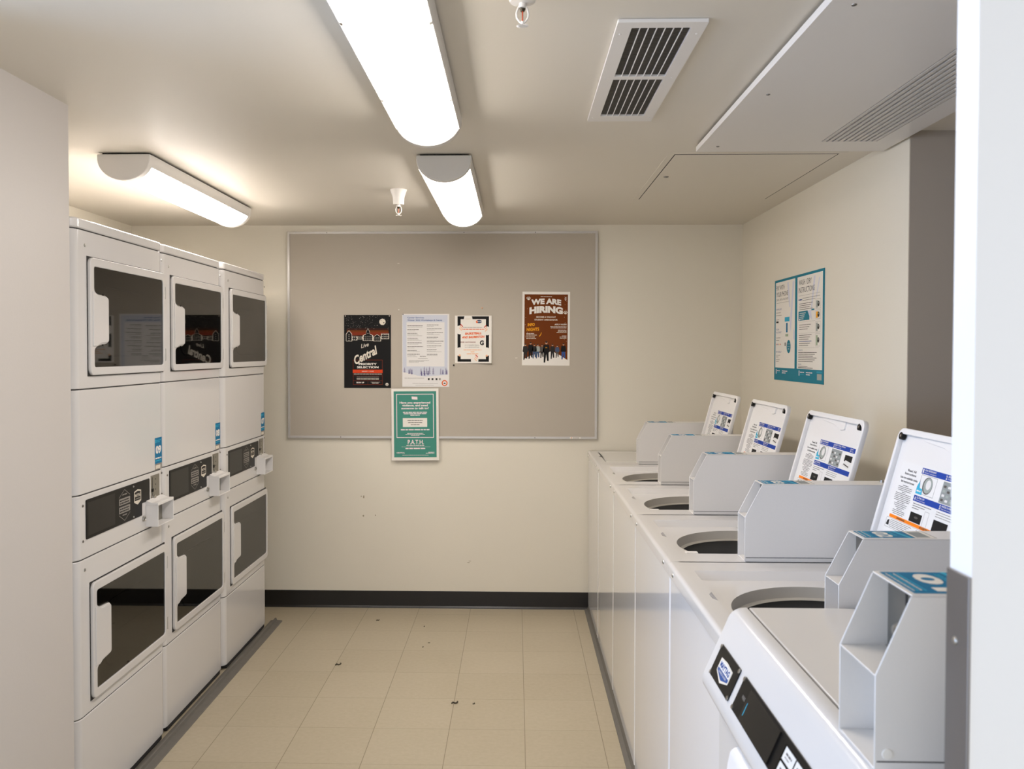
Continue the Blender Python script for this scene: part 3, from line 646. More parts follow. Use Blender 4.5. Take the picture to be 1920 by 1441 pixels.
# ------------------------------------------------------------------ stacked dryers (local: x out of the front = 0, y along the row, z up)
DW, DD = .686, .80
def slab(mb, u0, u1, z0, z1, m_, back=.06, r=.032, x=0, near=True):
    """front panel with rounded vertical edges"""
    pts = [(-back, u0), (-back, u1)]
    for k in range(6): a = R(90*k/5); pts.append((x-r+r*math.sin(a), u1-r+r*math.cos(a)))
    for k in range(6): a = R(90*k/5); pts.append((x-r+r*math.cos(a), u0+r-r*math.sin(a)))
    mb.prism(pts, lambda u, v, t: (u, v, t), z0, z1, m_)
def badge(p, u, v, w_, h, l0=1, ink='p_ink2'):
    p.poly([(u-w_/2, v+h*.40), (u, v+h*.5), (u+w_/2, v+h*.40), (u+w_/2, v-h*.30), (u, v-h*.5), (u-w_/2, v-h*.30)], 'p_cream', l0)
    p.poly([(u-w_*.42, v+h*.33), (u, v+h*.40), (u+w_*.42, v+h*.33), (u+w_*.42, v-h*.22), (u-w_*.42, v-h*.22)], ink, l0+1)
    p.text('MAYTAG', u, v+h*.03, h*.20, 'p_cream', w=w_*.74, l=l0+2, bold=.03); p.text('COMMERCIAL', u, v-h*.14, h*.08, 'p_cream', w=w_*.68, l=l0+2)
def dryer_door(t, z0, z1, g0, g1, h0, h1):
    u0, u1, a0, a1 = .086, .680, .112, .664
    k = .024; hx = .205
    outer = rrect(u0, u1, z0, z1, .022)
    gp = [(a0, g0), (a1, g0), (a1, g1), (a0, g1), (a0, h1), (a0+.022, h1-.010), (hx, h1-.014), (hx, h0+.006), (a0+.030, h0), (a0, h0-.012)]
    hole = rpoly(gp, [.010, .016, .016, .010, .010, .009, .013, .014, .014, .010])
    gm = MB(); gm.box(-.001, .0012, u0-.0025, u1+.0025, z0-.0035, z1+.0035, 'seam_dark'); gm.build('door_seal', t)
    v, f = fill2d([outer, hole], .0035, .002)
    d = MB(); d.add([(.0058+q[2], q[0], q[1]) for q in v], f, 'appliance_white'); d = d.build('door', t, ang=50)
    v, f = fill2d([rpoly([(a0-.004, g0-.004), (a1+.004, g0-.004), (a1+.004, g1+.004), (a0-.004, g1+.004), (a0-.004, h1), (a0+.022, h1-.006), (hx-.004, h1-.010), (hx-.004, h0+.002), (a0+.030, h0-.004), (a0-.004, h0-.012)], .006)], .0015, 0)
    q_ = MB(); q_.add([(.0068+q[2]*.5, q[0], q[1]) for q in v], f, 'smoked_glass'); q_.build('glass_pane', d)
    # inner dish seen through the glass
    q_ = MB(); q_.box(.0014, .0022, u0+.02, u1-.01, z0+.02, z1-.02, 'door_inner')
    ring = rrect(a0+.06, a1-.10, g0+.035, g1-.06, .06)
    n = len(ring); cxy = (sum(a for a, _ in ring)/n, sum(b_ for _, b_ in ring)/n); sc = lambda a, s_: (cxy[0]+(a[0]-cxy[0])*s_, cxy[1]+(a[1]-cxy[1])*s_)
    vs = [(.0022, *a) for a in ring] + [(.0052, *sc(a, .97)) for a in ring] + [(.0044, *sc(a, .92)) for a in ring]
    fs = [(i, (i+1) % n, (i+1) % n+n, i+n) for i in range(n)]; q_.add(vs, fs, 'gap_dark')
    fs = [(i+n, (i+1) % n+n, (i+1) % n+2*n, i+2*n) for i in range(n)] + [tuple(range(2*n, 3*n))]; q_.add(vs, fs, 'door_inner'); q_.build('inner_liner', d)
    # raised handle plate
    hp = rpoly([(u0+.012, h0-.004), (a0+.012, h0-.004), (a0+.034, h0+.006), (hx-.001, h0+.010), (hx-.001, h1-.018), (a0+.02, h1-.014), (a0-.006, h1-.002), (u0+.012, h1-.002)], [.003, .003, .008, .012, .012, .010, .005, .003])
    v, f = fill2d([hp], .002, .002)
    q_ = MB(); q_.add([(.0112+q[2], q[0], q[1]) for q in v], f, 'appliance_white'); q_.build('handle', d, ang=60)
    for zc in (z0+(z1-z0)*.17, z0+(z1-z0)*.80):
        q_ = MB(); q_.box(.001, .009, u1-.001, u1+.0055, zc-.022, zc+.022, 'steel_brushed'); q_.cyl((.0098, u1+.002, zc-.024), .0032, .048, 'z', 'steel', 10); q_.build('hinge', t)
def screw(t, x, u, z, r=.0055, m_='steel_brushed'):
    mb = MB(); mb.lathe((x, u, z), [(r, 0), (r*.9, .002), (r*.4, .0035), (0, .0036)], 'x', m_, 12); return mb.build('screw', t)
def make_dryer(xf, y0, num, label):
    t = thing('stacked_dryer', (xf, y0, 0), label, 'dryer', 'stacked dryers along the left side')
    mb = MB(); mb.box(-DD, -.062, .002, DW-.002, .0, 1.938, 'appliance_white'); mb.box(-.062, -.003, .034, DW-.034, .004, 1.935, 'seam_dark'); mb.box(-.062, -.034, .004, DW-.004, .004, 1.935, 'seam_dark'); mb.build('cabinet', t)
    for nm, z0, z1 in (('kick_panel', .022, .348), ('lower_front', .3515, .8555), ('control_panel', .859, 1.0635), ('upper_panel', 1.067, 1.401), ('upper_front', 1.4045, 1.9115), ('top_cover', 1.915, 1.948)):
        mb = MB(); slab(mb, .0012, DW-.0012, z0, z1, 'appliance_white', x=.0015 if nm == 'top_cover' else 0); mb.build(nm, t, bevel=.0025 if nm != 'top_cover' else .005)
    dryer_door(t, 1.447, 1.829, 1.473, 1.801, 1.545, 1.722)
    dryer_door(t, .388, .770, .416, .741, .497, .690)
    # black control face with a notch for the coin box
    cp = rpoly([(.063, .918), (.478, .918), (.478, .963), (.545, .963), (.545, 1.046), (.063, 1.046)], [.006, .004, .004, .004, .006, .006])
    v, f = fill2d([cp], .0012, 0)
    c = MB(); c.add([(.0014+q[2], q[0], q[1]) for q in v], f, 'black_plastic')
    p = Print((.0027, 0, 0), (0, 1, 0), (0, 0, 1), (1, 0, 0), c)
    p.rect(.075, .928, .262, 1.036, 'dark_screen', 1)
    for s_ in (1, -1):
        zc = .982; a = [(.292, zc+s_*.032), (.335, zc+s_*.056), (.378, zc+s_*.032)]
        for i in (0, 1):
            (a0, b0), (a1, b1) = a[i], a[i+1]; p.poly([(a0, b0), (a1, b1), (a1, b1-s_*.0022), (a0, b0-s_*.0022)], 'p_soft', 2)
        z_ = zc+(.003 if s_ > 0 else -.026); p.rect(.292, z_, .378, z_+.023, 'p_soft', 2)
        for r_ in range(2): p.words(.298, z_+.0045+.009*r_, .072, .004, 'p_ink2', 3, seed=r_+s_)
        p.words(.335, zc+s_*.036, .035, .004, 'p_soft', 3, al='c')
    badge(p, .440, .993, .058, .056)
    c.build('control_face', t)
    for uu, zz in ((.405, 1.036), (.405, .926)): screw(t, .0026, uu, zz, .0035, 'steel')
    for uu, zz in ((.045, 1.030), (.045, .916), (.660, 1.050), (.660, .968), (.66, .872)): screw(t, 0, uu, zz, .0045)
    for zz in (1.865, .822): screw(t, 0, .072 if zz > 1 else .055, zz, .0055, 'steel')
    screw(t, 0, .672, 1.880, .005, 'steel')
    # coin slot plate
    c = MB(); c.box(-.002, .0008, .560, .638, .962, 1.052, 'slot_plate'); c.box(.0008, .0014, .571, .575, .975, 1.045, 'seam_dark'); c.box(.0008, .004, .566, .580, .990, 1.002, 'black_plastic')
    c.lathe((.0008, .588, .966), [(.012, 0), (.011, .005), (0, .006)], 'x', 'steel', 16)
    for zz in (1.035, 1.015, .996): c.lathe((.0008, .602, zz), [(.003, 0), (0, .001)], 'x', 'seam_dark', 8)
    c.build('coin_slot', t)
    # coin return box, open at the front
    c = MB(); u0, u1, z0, z1, d, w_ = .515, .662, .868, .957, .047, .004
    c.box(0, d, u0, u0+w_, z0, z1-.0101, 'appliance_plastic'); c.box(0, d, u1-w_, u1, z0, z1-.0101, 'appliance_plastic'); c.box(0, d-.0003, u0+w_+.0001, u1-w_-.0001, z0+.0002, z0+w_, 'appliance_plastic'); c.box(0, d, u0, u1, z1-.010, z1, 'appliance_plastic')
    c.box(.001, .003, u0+.005, u1-.005, z0+.005, z1-.012, 'slot_plate'); c.prism([(0, z1+.0001), (0, z1+.010), (d*.5, z1+.0001)], lambda u, v, q: (u, q, v), u0, u1, 'appliance_plastic')
    c.build('coin_box', t, bevel=.0015)
    c = MB(); c.lathe((0, .493, .903), [(.0105, 0), (.0100, .006), (.0075, .008), (.0065, .006), (0, .006)], 'x', 'steel', 20); c.box(.006, .0066, .4915, .4945, .897, .909, 'seam_dark'); c.build('lock', t)
    # number sticker
    c = MB(); c.box(0, .0006, .598, .664, 1.068, 1.192, 'p_white'); p = Print((.0007, 0, 0), (0, 1, 0), (0, 0, 1), (1, 0, 0), c)
    p.rect(.598, 1.092, .664, 1.192, 'p_blue2', 1); p.rect(.598, 1.068, .664, 1.092, 'p_soft', 1)
    p.rect(.603, 1.172, .611, 1.186, 'p_cyan', 2); p.words(.614, 1.180, .044, .003, 'p_cyan', 2); p.words(.614, 1.174, .03, .003, 'p_cyan', 2)
    p.text(num, .631, 1.132, .028, 'p_white', w=.050, bold=.05); p.words(.603, 1.110, .054, .005, 'p_white', 2); p.words(.603, 1.101, .05, .004, 'p_cyan', 2); p.rect(.604, 1.072, .648, 1.086, 'p_cream', 2)
    c.build('number_sticker', t, recalc=False)
    return t
make_dryer(-1.3850, 2.675, '09', 'white stacked dryer 09, the one nearest the viewer beside the left wall')
make_dryer(-1.3930, 3.365, '08', 'white stacked dryer 08, the middle one of the row')
make_dryer(-1.3850, 4.055, '07', 'white stacked dryer 07, furthest from the viewer beside the notice board')
# loose grey cove base along the dryers
mb = MB(); mb.prism([(-1.386, 0), (-1.318, 0), (-1.322, .004), (-1.350, .006), (-1.354, .018), (-1.362, .018), (-1.366, .006), (-1.386, .004)], lambda u, v, t: (u, t, v), 2.66, 4.83, 'base_grey')
o = mb.build('trim_2', kind='structure', bevel=.001)
mb = MB(); mb.prism([(.407, 0), (.438, 0), (.438, .026), (.4305, .026), (.424, .008), (.408, .003)], lambda u, v, t: (u, t, v), 1.72, 5.09, 'base_grey')
o = mb.build('trim_3', kind='structure')

# ------------------------------------------------------------------ top loading washers (local: x into the machine from the front edge, y along the row towards the back wall)
WZ = .943
def front_skin(mb, y0, y1, z0, z1, m_, x=0, r=.012):
    pts = [(x+.03, y0), (x+.03, y1)]
    for k in range(5): a = R(90*k/4); pts.append((x+r-r*math.sin(a), y1-r+r*math.cos(a)))
    for k in range(5): a = R(90*k/4); pts.append((x+r-r*math.cos(a), y0+r-r*math.sin(a)))
    mb.prism(pts, lambda u, v, t: (u, v, t), z0, z1, m_)
def meter_case(t, x0, ya, yb, zb, xe, sticker, hk=.125, ht=.217, dx=.047):
    """coin meter case: open framed front, long body running back; parts under the washer"""
    w_ = .0022
    side = [(x0, zb), (xe, zb), (xe, zb+ht), (x0+dx, zb+ht), (x0, zb+hk)]
    c = MB()
    side = [(x0, zb), (xe, zb), (xe, zb+ht-w_-.0001), (x0+dx-.0008, zb+ht-w_-.0001), (x0, zb+hk)]
    for a, b_ in ((ya, ya+w_), (yb-w_, yb)): c.prism(side, lambda u, v, q: (u, q, v), a, b_, 'box_enamel')
    yi, yj = ya+w_+.0001, yb-w_-.0001
    c.box(x0+dx, xe, ya, yb, zb+ht-w_, zb+ht, 'box_enamel')                      # top
    c.box(x0+.001, xe-.003, yi, yj, zb+.0002, zb+.004, 'box_enamel')                        # bottom
    c.box(xe-w_-.0005, xe-.0005, yi, yj, zb+.0045, zb+ht-w_-.001, 'box_enamel')                            # back
    c.box(x0+.0006, x0+.060, yi, yj, zb+hk-w_, zb+hk, 'box_enamel')               # shelf between the two openings
    c.box(x0+.052, x0+.054, yi, yj, zb+.0045, zb+hk-w_-.0002, 'box_enamel')               # lower recess back
    o = c.build('meter_case', t, bevel=.0009)
    c = MB(); c.box(x0-.0002+.003, xe-.001, ya-.0004, ya, zb+.012, zb+.0135, 'seam_dark'); c.box(x0+.004, xe-.001, ya-.0006, ya, zb, zb+.0016, 'seam_dark'); c.build('lid_seam', o)
    # coin mechanism
    c = MB(); c.box(x0+.062, x0+.065, ya+w_+.0002, yb-w_-.0002, zb+hk+.0004, zb+ht-w_-.0005, 'mech_plate')
    ym = (ya+yb)/2; c.box(x0+.0610, x0+.062, ym-.002, ym+.002, zb+hk+.050, zb+ht-.010, 'seam_dark')
    c.lathe((x0+.062, ym, zb+hk+.036), [(.010, 0), (.010, -.010), (.007, -.016), (0, -.017)], 'x', 'steel', 18); c.cyl((x0+.050, ym-.010, zb+hk+.015), .004, .0125, 'x', 'steel', 10)
    c.build('coin_mechanism', o)
    c = MB(); L_ = .140; xa = x0+dx+.006; y_ = ya+.006; wd = (yb-ya)-.012
    p = Print((xa, yb-.006, zb+ht+.0002), (0, -1, 0), (1, 0, 0), (0, 0, 1), c)
    c.box(xa, xa+L_, ya+.006, yb-.006, zb+ht, zb+ht+.0002, 'p_white')
    p.rect(0, 0, wd, L_*.70, 'p_blue2', 1); p.frame(0, L_*.70, wd, L_, .0012, 'p_ink', 1); p.rect(wd*.1, L_*.74, wd*.9, L_*.93, 'p_greycell', 1)
    for k in range(4): p.words(wd*.08, L_*(.03+.035*k), wd*.8, L_*.014, 'p_cyan' if k % 2 else 'p_white', 2, seed=k)
    p.text(sticker, wd*.5, L_*.24, L_*.20, 'p_white', w=wd*.80, bold=.04); p.poly([(0, L_*.55), (wd, L_*.62), (wd, L_*.66), (0, L_*.60)], 'p_cyan', 2)
    for k in range(2): p.words(wd*.1, L_*(.47+.03*k), wd*.6, L_*.012, 'p_cyan', 2, seed=k+5)
    c.build('number_sticker', o, recalc=False)
    c = MB(); c.lathe((xe-.094, ym+.01, zb+ht), [(.006, 0), (.006, .006), (0, .007)], 'z', 'steel', 14); c.build('key_lock', o)
    return o
def lid_label(O, U, V, N, parent):
    p = Print(O, U, V, N, step=.00015); p.V = p.V*.71; p.rect(-.005, -.02, .425, .248, 'label_white', 0)
    cx_ = .048
    p.text('Read All', cx_+.012, .216, .0085, 'p_ink2', w=.045, bold=.015); p.text('Instructions', cx_+.008, .203, .0085, 'p_ink2', w=.062, bold=.015)
    p.text('Lea con cuidado todas', cx_+.006, .187, .0085, 'p_ink2', w=.094, bold=.015); p.text('las instrucciones', cx_+.004, .173, .0085, 'p_ink2', w=.072, bold=.015)
    for k, w_ in enumerate((.03, .075, .075, .070, .02, .085, .085, .09, .088, .085, .04, .07, .066, .05, .03, .065, .070, .055)): p.words(cx_, .161-.0062*k, w_, .0022, 'p_ink', 2, al='c', seed=k)
    x0 = .108
    p.rect(x0, .222, x0+.315, .243, 'p_blue', 1)
    for n_, a, b_, u in (('1', 'ADD DETERGENT', 'Agregue detergente', 0), ('2', 'SELECT CYCLE / OPTIONS', 'Seleccione ciclo', .115), ('3', 'PAY', 'Pague', .250)):
        p.text(n_, x0+.007+u, .2255, .014, 'p_white', w=.006, bold=.03); p.text(a, x0+.014+u, .2340, .0056, 'p_white', al='l', w=min(.0044*len(a), .085), bold=.02); p.text(b_, x0+.014+u, .2262, .0045, 'p_white', al='l', w=.0033*len(b_))
    # detergent drum picture
    p.frame(x0+.005, .152, x0+.085, .219, .0010, 'p_ink', 1); p.ell(x0+.046, .186, .024, .030, 'p_ink', 2); p.ell(x0+.048, .187, .021, .027, 'p_mid', 3); p.ell(x0+.050, .190, .012, .017, 'p_mist', 4)
    p.poly([(x0-.002, .150), (x0+.030, .150), (x0+.026, .170), (x0+.012, .172), (x0+.006, .196), (x0-.002, .176)], 'p_cyan', 5); p.words(x0+.002, .158, .02, .005, 'p_white', 6)
    # keypad picture
    p.rect(x0+.115, .146, x0+.200, .218, 'p_greycell', 1)
    for r_ in range(4):
        for c_ in range(4): p.rect(x0+.121+.020*c_, .153+.015*r_, x0+.133+.020*c_, .161+.015*r_, ('p_ink', 'p_mist', 'p_mid')[(r_+c_) % 3], 2)
    p.rect(x0+.228, .180, x0+.285, .208, 'p_black', 1); p.poly([(x0+.222, .160), (x0+.275, .152), (x0+.290, .180), (x0+.240, .186)], 'p_mist', 2); p.poly([(x0+.230, .166), (x0+.272, .158), (x0+.274, .163), (x0+.234, .171)], 'p_ink', 3)
    p.rect(x0-.004, .123, x0+.311, .144, 'p_blue', 1)
    for n_, a, b_, u in (('4', 'CLOSE LID', 'Cierre la tapa', 0), ('5', 'PRESS START', 'Oprima inicio', .125)):
        p.text(n_, x0+.004+u, .1265, .014, 'p_white', w=.006, bold=.03); p.text(a, x0+.011+u, .1350, .0056, 'p_white', al='l', w=.0044*len(a), bold=.02); p.text(b_, x0+.011+u, .1272, .0045, 'p_white', al='l', w=.0033*len(b_))
    for k in range(3): p.words(x0+.002, .114-.008*k, .095-.03*k, .0024, 'p_ink', 2, seed=k); p.words(x0+.120, .114-.008*k, .085, .0024, 'p_soft', 2, seed=k)
    p.rect(x0+.002, .052, x0+.062, .085, 'p_black', 1); p.ell(x0+.035, .070, .010, .004, 'p_ink', 2); p.frame(x0+.070, .048, x0+.092, .102, .001, 'p_soft', 2)
    p.rect(x0+.118, .045, x0+.185, .088, 'p_black', 1); p.poly([(x0+.160, .045), (x0+.200, .060), (x0+.205, .050), (x0+.185, .040)], 'p_skin', 3); p.words(x0+.21, .085, .06, .0024, 'p_ink', 2); p.words(x0+.21, .078, .06, .0024, 'p_ink', 2)
    p.rect(.006, .038, .27, .050, 'p_warn', 1); p.text('WARNING', .07, .0405, .0065, 'p_ink2', w=.045, bold=.03); p.text('ADVERTENCIA', .20, .0405, .0065, 'p_ink2', w=.060, bold=.03)
    p.frame(-.004, .0, .29, .036, .0008, 'p_ink', 1); p.poly([(.0, .008), (.016, .008), (.014, .030), (.004, .024)], 'p_ink2', 2)
    for k in range(5): p.words(.02, .029-.006*k, .115-.01*k, .0018, 'p_ink', 2, seed=k); p.words(.16, .029-.006*k, .10, .0018, 'p_ink', 2, seed=k+20)
    return p.mb.build('instruction_label', parent, recalc=False)
RY0, RY1, RX0, RX1 = .100, .600, .052, .505
def make_washer(y0, depth_y, label, num, open_lid=True, lx=0):
    t = thing('top_load_washer', (.4236, y0, 0), label, 'washer', 'top loading washers along the right side')
    w_ = depth_y; XB = .88
    mb = MB(); mb.box(.03, XB, .004, w_-.004, .05, WZ-.45, 'appliance_white'); mb.box(.03, .05, .004, w_-.004, .05, WZ-.04, 'appliance_white'); mb.box(XB-.02, XB, .004, w_-.004, .05, WZ-.01, 'appliance_white')
    mb.box(.03, XB, .004, .010, .3, WZ-.03, 'appliance_white'); mb.box(.03, XB, w_-.010, w_-.004, .3, WZ-.03, 'appliance_white'); mb.box(.012, .04, .006, w_-.006, .0, .06, 'gap_dark'); mb.box(.0065, .029, .003, w_-.003, WZ-.0398, WZ-.0362, 'seam_dark'); mb.box(.04, XB-.02, .02, w_-.02, 0, .05, 'gap_dark')
    mb.build('cabinet', t)
    mb = MB(); front_skin(mb, .0015, w_-.0015, .032, WZ-.0400, 'appliance_gloss', x=.0055); mb.build('front_panel', t, bevel=.0015)
    # deck
    deck = [(.03, 0.0004), (XB, 0.0004), (XB, w_-0.0004), (.03, w_-0.0004)]
    ry0, ry1 = RY0, min(RY1, w_-.07)
    mb = MB()
    rim = [(RX0, ry0), (RX1, ry0), (RX1, ry1), (RX0, ry1), (RX0, (ry0+ry1)/2+.045), (RX0-.010, (ry0+ry1)/2+.025), (RX0-.010, (ry0+ry1)/2-.010), (RX0, (ry0+ry1)/2-.03)]
    v, f = fill2d([deck, rim], 0, 0); mb.add([(q[0], q[1], WZ) for q in v], f, 'appliance_white')
    # rounded front nose of the deck
    nose = [(.03, WZ-.036), (.0, WZ-.036)] + [(.011-.011*math.cos(R(a)), WZ-.011+.011*math.sin(R(a))) for a in range(0, 91, 15)] + [(.03, WZ)]
    mb.prism(nose, lambda u, v_, q: (u, q, v_), 0.0004, w_-0.0004, 'appliance_white')
    mb.box(.03, XB, 0.0004, .004, WZ-.036, WZ, 'appliance_white'); mb.box(.03, XB, w_-.004, w_-0.0004, WZ-.036, WZ, 'appliance_white')
    # recess walls and floor
    dz = .020; inn = [(RX0+.016, ry0+.016), (RX1-.016, ry0+.016), (RX1-.016, ry1-.022), (RX0+.016, ry1-.022)] + [(RX0+.016, b_) for a, b_ in rim[4:]]
    n = len(rim); mb.add([(a, b_, WZ) for a, b_ in rim] + [(a, b_, WZ-dz) for a, b_ in inn], [(i, (i+1) % n, (i+1) % n+n, i+n) for i in range(n)], 'appliance_white')
    ty = .300; tx = .305; tr_ = .222; circ = [(tx+tr_*math.cos(2*math.pi*i/64), ty+tr_*math.sin(2*math.pi*i/64)) for i in range(64)]
    circ = [(min(max(a, RX0+.02), RX1-.02), min(max(b_, ry0+.02), ry1-.026)) for a, b_ in circ]
    v, f = fill2d([inn, circ[::-1]], 0, 0) if open_lid else fill2d([inn], 0, 0)
    mb.add([(q[0], q[1], WZ-dz) for q in v], f, 'appliance_white')
    mb.build('deck', t, ang=30)
    for yy in (.075, w_-.075):
        mb = MB(); mb.lathe((0, yy, WZ-.019), [(.0058, 0), (.005, -.002), (.002, -.0035), (0, -.0035)], 'x', 'steel', 14); mb.build('screw', t)
    if open_lid:
        mb = MB()
        def ringloft(r1, z1, r2, z2, m_, first=False):
            a = [(q[0], q[1], z1) for q in circ] if first else [(tx+r1*math.cos(2*math.pi*i/64), ty+r1*math.sin(2*math.pi*i/64), z1) for i in range(64)]
            b_ = [(tx+r2*math.cos(2*math.pi*i/64), ty+r2*math.sin(2*math.pi*i/64), z2) for i in range(64)]
            mb.add(a+b_, [(i, (i+1) % 64, (i+1) % 64+64, i+64) for i in range(64)], m_)
        ringloft(0, WZ-dz, .216, WZ-dz-.026, 'tub_grey', True); ringloft(.216, WZ-dz-.026, .205, WZ-dz-.030, 'tub_grey')
        mb.build('tub_collar', t)
        mb = MB(); mb.lathe((tx, ty, WZ-dz), [(.206, -.0305), (.214, -.036), (.214, -.07), (.205, -.10), (.205, -.34), (.06, -.36), (.05, -.20), (.03, -.19), (.0, -.19)], 'z', 'basket_dark', 48); mb.build('drum', t)
        mb = MB(); mb.box(RX0+.032, RX0+.068, ry0+.070, ry0+.095, WZ-dz, WZ-dz+.006, 'appliance_plastic'); mb.build('lid_catch', t, bevel=.002)
        # open lid leaning back
        tl = math.atan(.275); Vv = Vector((math.sin(tl), 0, math.cos(tl))); Nn = Vector((-math.cos(tl), 0, math.sin(tl))); Uu = Vector((0, -1, 0))
        LW, LH = .490, .405; O = Vector((.5015+lx, .612, WZ-.008))
        P3 = lambda u, v_, n_: O + Uu*u + Vv*v_ + Nn*n_
        mb = MB(); v, f = fill2d([rrect(0, LW, 0, LH, .028)], .001, 0); mb.add([P3(q[0], q[1], q[2]-.006) for q in v], f, 'appliance_plastic')
        v, f = fill2d([rrect(0, LW, 0, LH, .028), rrect(.012, LW-.012, .012, LH-.016, .020)], .0055, .002); mb.add([P3(q[0], q[1], q[2]+.0003) for q in v], f, 'appliance_plastic')
        ld = mb.build('lid', t, ang=50)
        mb = MB(); v, f = fill2d([rpoly([(.10, LH-.014), (.33, LH-.014), (.33, LH-.040), (.30, LH-.044), (.24, LH-.030), (.14, LH-.024)], .004)], .003, .001); mb.add([P3(q[0], q[1], q[2]-.004) for q in v], f, 'appliance_plastic')
        mb.build('grip_lip', ld)
        for u in (.020, LW-.036):
            mb = MB(); a = P3(u, LH-.022, -.002); b_ = P3(u, LH-.022, .0085); mb.tube([a, a*.4+b_*.6, b_], .0098, 'black_plastic', 16); mb.tube([b_, b_+Nn*.0005], .0035, 'steel', 10); mb.build('bumper', ld)
        lid_label(P3(.050, .1455, -.0046), Uu, Vv, Nn, ld)
        for s_ in (0.05, LW-.05):
            mb = MB(); a = P3(s_, .005, -.006); mb.tube([a-Uu*.018, a+Uu*.018], .006, 'appliance_plastic', 10); mb.build('hinge', t)
    else:
        mb = MB(); v, f = fill2d([rrect(RX0+.004, RX1+.02, ry0+.004, ry1-.004, .018)], .007, .003); mb.add([(q[0], q[1], WZ-.0062+q[2]-.0035) for q in v], f, 'appliance_white')
        ld = mb.build('lid', t, ang=50)
        mb = MB(); ym = (ry0+ry1)/2; zz = WZ+.0003
        mb.add([(RX0+.001, ry0+.004, zz), (RX0+.008, ym-.03, zz), (RX0+.010, ym, zz), (RX0+.007, ry1-.03, zz), (RX0+.001, ry1-.004, zz), (RX0+.003, ym+.03, zz), (RX0-.014, ym+.012, zz), (RX0-.013, ym+.004, zz), (RX0+.003, ym-.008, zz)], [tuple(range(9))], 'seam_dark'); mb.build('lid_gap_shade', ld, recalc=False)  # flat dark sheet: lid's front gap, with painted shade at the finger notch
    meter_case(t, .2115, .0015, .078, WZ, .70, num)
    return t
PY = .6955
make_washer(1.704, PY-.0006, 'white top loading washer 02 with its lid open, next to the nearest washer', '02', lx=-.006)
make_washer(1.704+PY, PY-.0006, 'white top loading washer with open lid, third in the row from the viewer', '03', lx=-.013)
make_washer(1.704+2*PY, PY-.0006, 'white top loading washer with open lid, fourth in the row from the viewer', '04', lx=-.018)
make_washer(1.704+3*PY, PY-.0006, 'white top loading washer with the smallest open lid, fifth in the row from the viewer', '05', lx=-.024)
lastw = make_washer(1.704+4*PY, .612, 'white washer with closed flat lid against the back wall', '06', open_lid=False)
# ------------------------------------------------------------------ front loading washer 01, nearest (local x from .0 = world .43)
FX, FY, FW, FZ = .418, 1.012, .686, 1.024
t = thing('front_load_washer', (FX, FY, 0), 'white front loading washer 01 with black slanted controls, nearest the viewer at lower right', 'washer')
mb = MB(); body = [(-.018, .03), (.72, .03), (.72, FZ-.012), (.038, FZ-.012), (.008, FZ-.024), (-.014, .93), (-.018, .85)]
mb.prism([(-.018, .03), (.70, .03), (.70, FZ-.006), (.04, FZ-.006), (.012, .99), (.004, .96), (-.018, .84)], lambda u, v, q: (u, q, v), .003, FW-.003, 'appliance_white'); mb.build('cabinet', t, bevel=.006)
mb = MB(); mb.box(.0, .68, .02, FW-.02, 0, .03, 'gap_dark'); mb.build('base', t)
# top cover with groove
mb = MB(); mb.prism(rpoly([(.0405, FZ-.022), (.70, FZ-.022), (.70, FZ), (.0405, FZ)], [.002, .006, .008, .003]), lambda u, v, q: (u, q, v), .0, FW, 'appliance_white'); mb.build('top_cover', t, bevel=.0015)
# console
con = rpoly([(.037, FZ-.030), (.037, FZ), (.008, FZ-.001), (-.010, .980), (-.050, .889), (-.0495, .873), (-.038, .859), (-.018, .852), (0, .86)], [.002, .002, .022, .012, .010, .008, .008, .004, .002])
mb = MB(); mb.prism(con, lambda u, v, q: (u, q, v), .0, FW, 'appliance_white'); cs = mb.build('console', t, bevel=.004, seg=3)
A = Vector((-.050, 0, .889)); B = Vector((-.010, 0, .980)); Vc = (B-A).normalized(); Nc = Vector((-Vc.z, 0, Vc.x)); Uc = Vector((0, -1, 0))
q0 = A + Nc*.0006
mb = MB(); p = Print(q0 + Vector((0, FW, 0)), Uc, Vc, Nc, mb, step=.0002)
def cplate(name, u0, u1, v0, v1, m_, th=.0018, r=.003, par=None, base=0.0):
    v, f = fill2d([rrect(u0, u1, v0, v1, r)], th/2, 0); mm = MB(); mm.add([p.P(a[0], a[1], 0) + Nc*(a[2]+th/2+base) for a in v], f, m_); return mm
v0_, v1_ = .020, .081
mm = cplate('x', .036, .174, v0_, v1_, 'black_plastic'); p2 = Print(p.O + Nc*.0018, Uc, Vc, Nc, mm, step=.0002)
u_, v_ = .105, (v0_+v1_)/2-.002
p2.poly([(u_-.040, v_+.015), (u_, v_+.018), (u_+.040, v_+.015), (u_+.040, v_-.010), (u_, v_-.022), (u_-.040, v_-.010)], 'p_cream', 1)
p2.poly([(u_-.036, v_+.012), (u_, v_+.015), (u_+.036, v_+.012), (u_+.036, v_-.008), (u_, v_-.017), (u_-.036, v_-.008)], 'p_navy', 2)
p2.poly([(u_-.036, v_+.012), (u_, v_+.015), (u_+.036, v_+.012), (u_+.036, v_-.002), (u_-.036, v_-.002)], 'p_mist', 3)
p2.text('MAYTAG', u_, v_+.001, .010, 'p_navy', w=.064, bold=.05, l=4); p2.text('COMMERCIAL LAUNDRY', u_, v_-.0085, .0042, 'p_mist', w=.052, l=4)
bp_ = mm.build('badge_plate', cs, recalc=False)
mm = cplate('x', .202, FW-.012, v0_, v1_, 'black_plastic'); p2 = Print(p.O + Nc*.0018, Uc, Vc, Nc, mm, step=.0002)
p2.text('MAX', .236, .050, .007, 'p_soft', w=.016, l=1, ang=0)
cf = mm.build('control_face', cs, recalc=False)
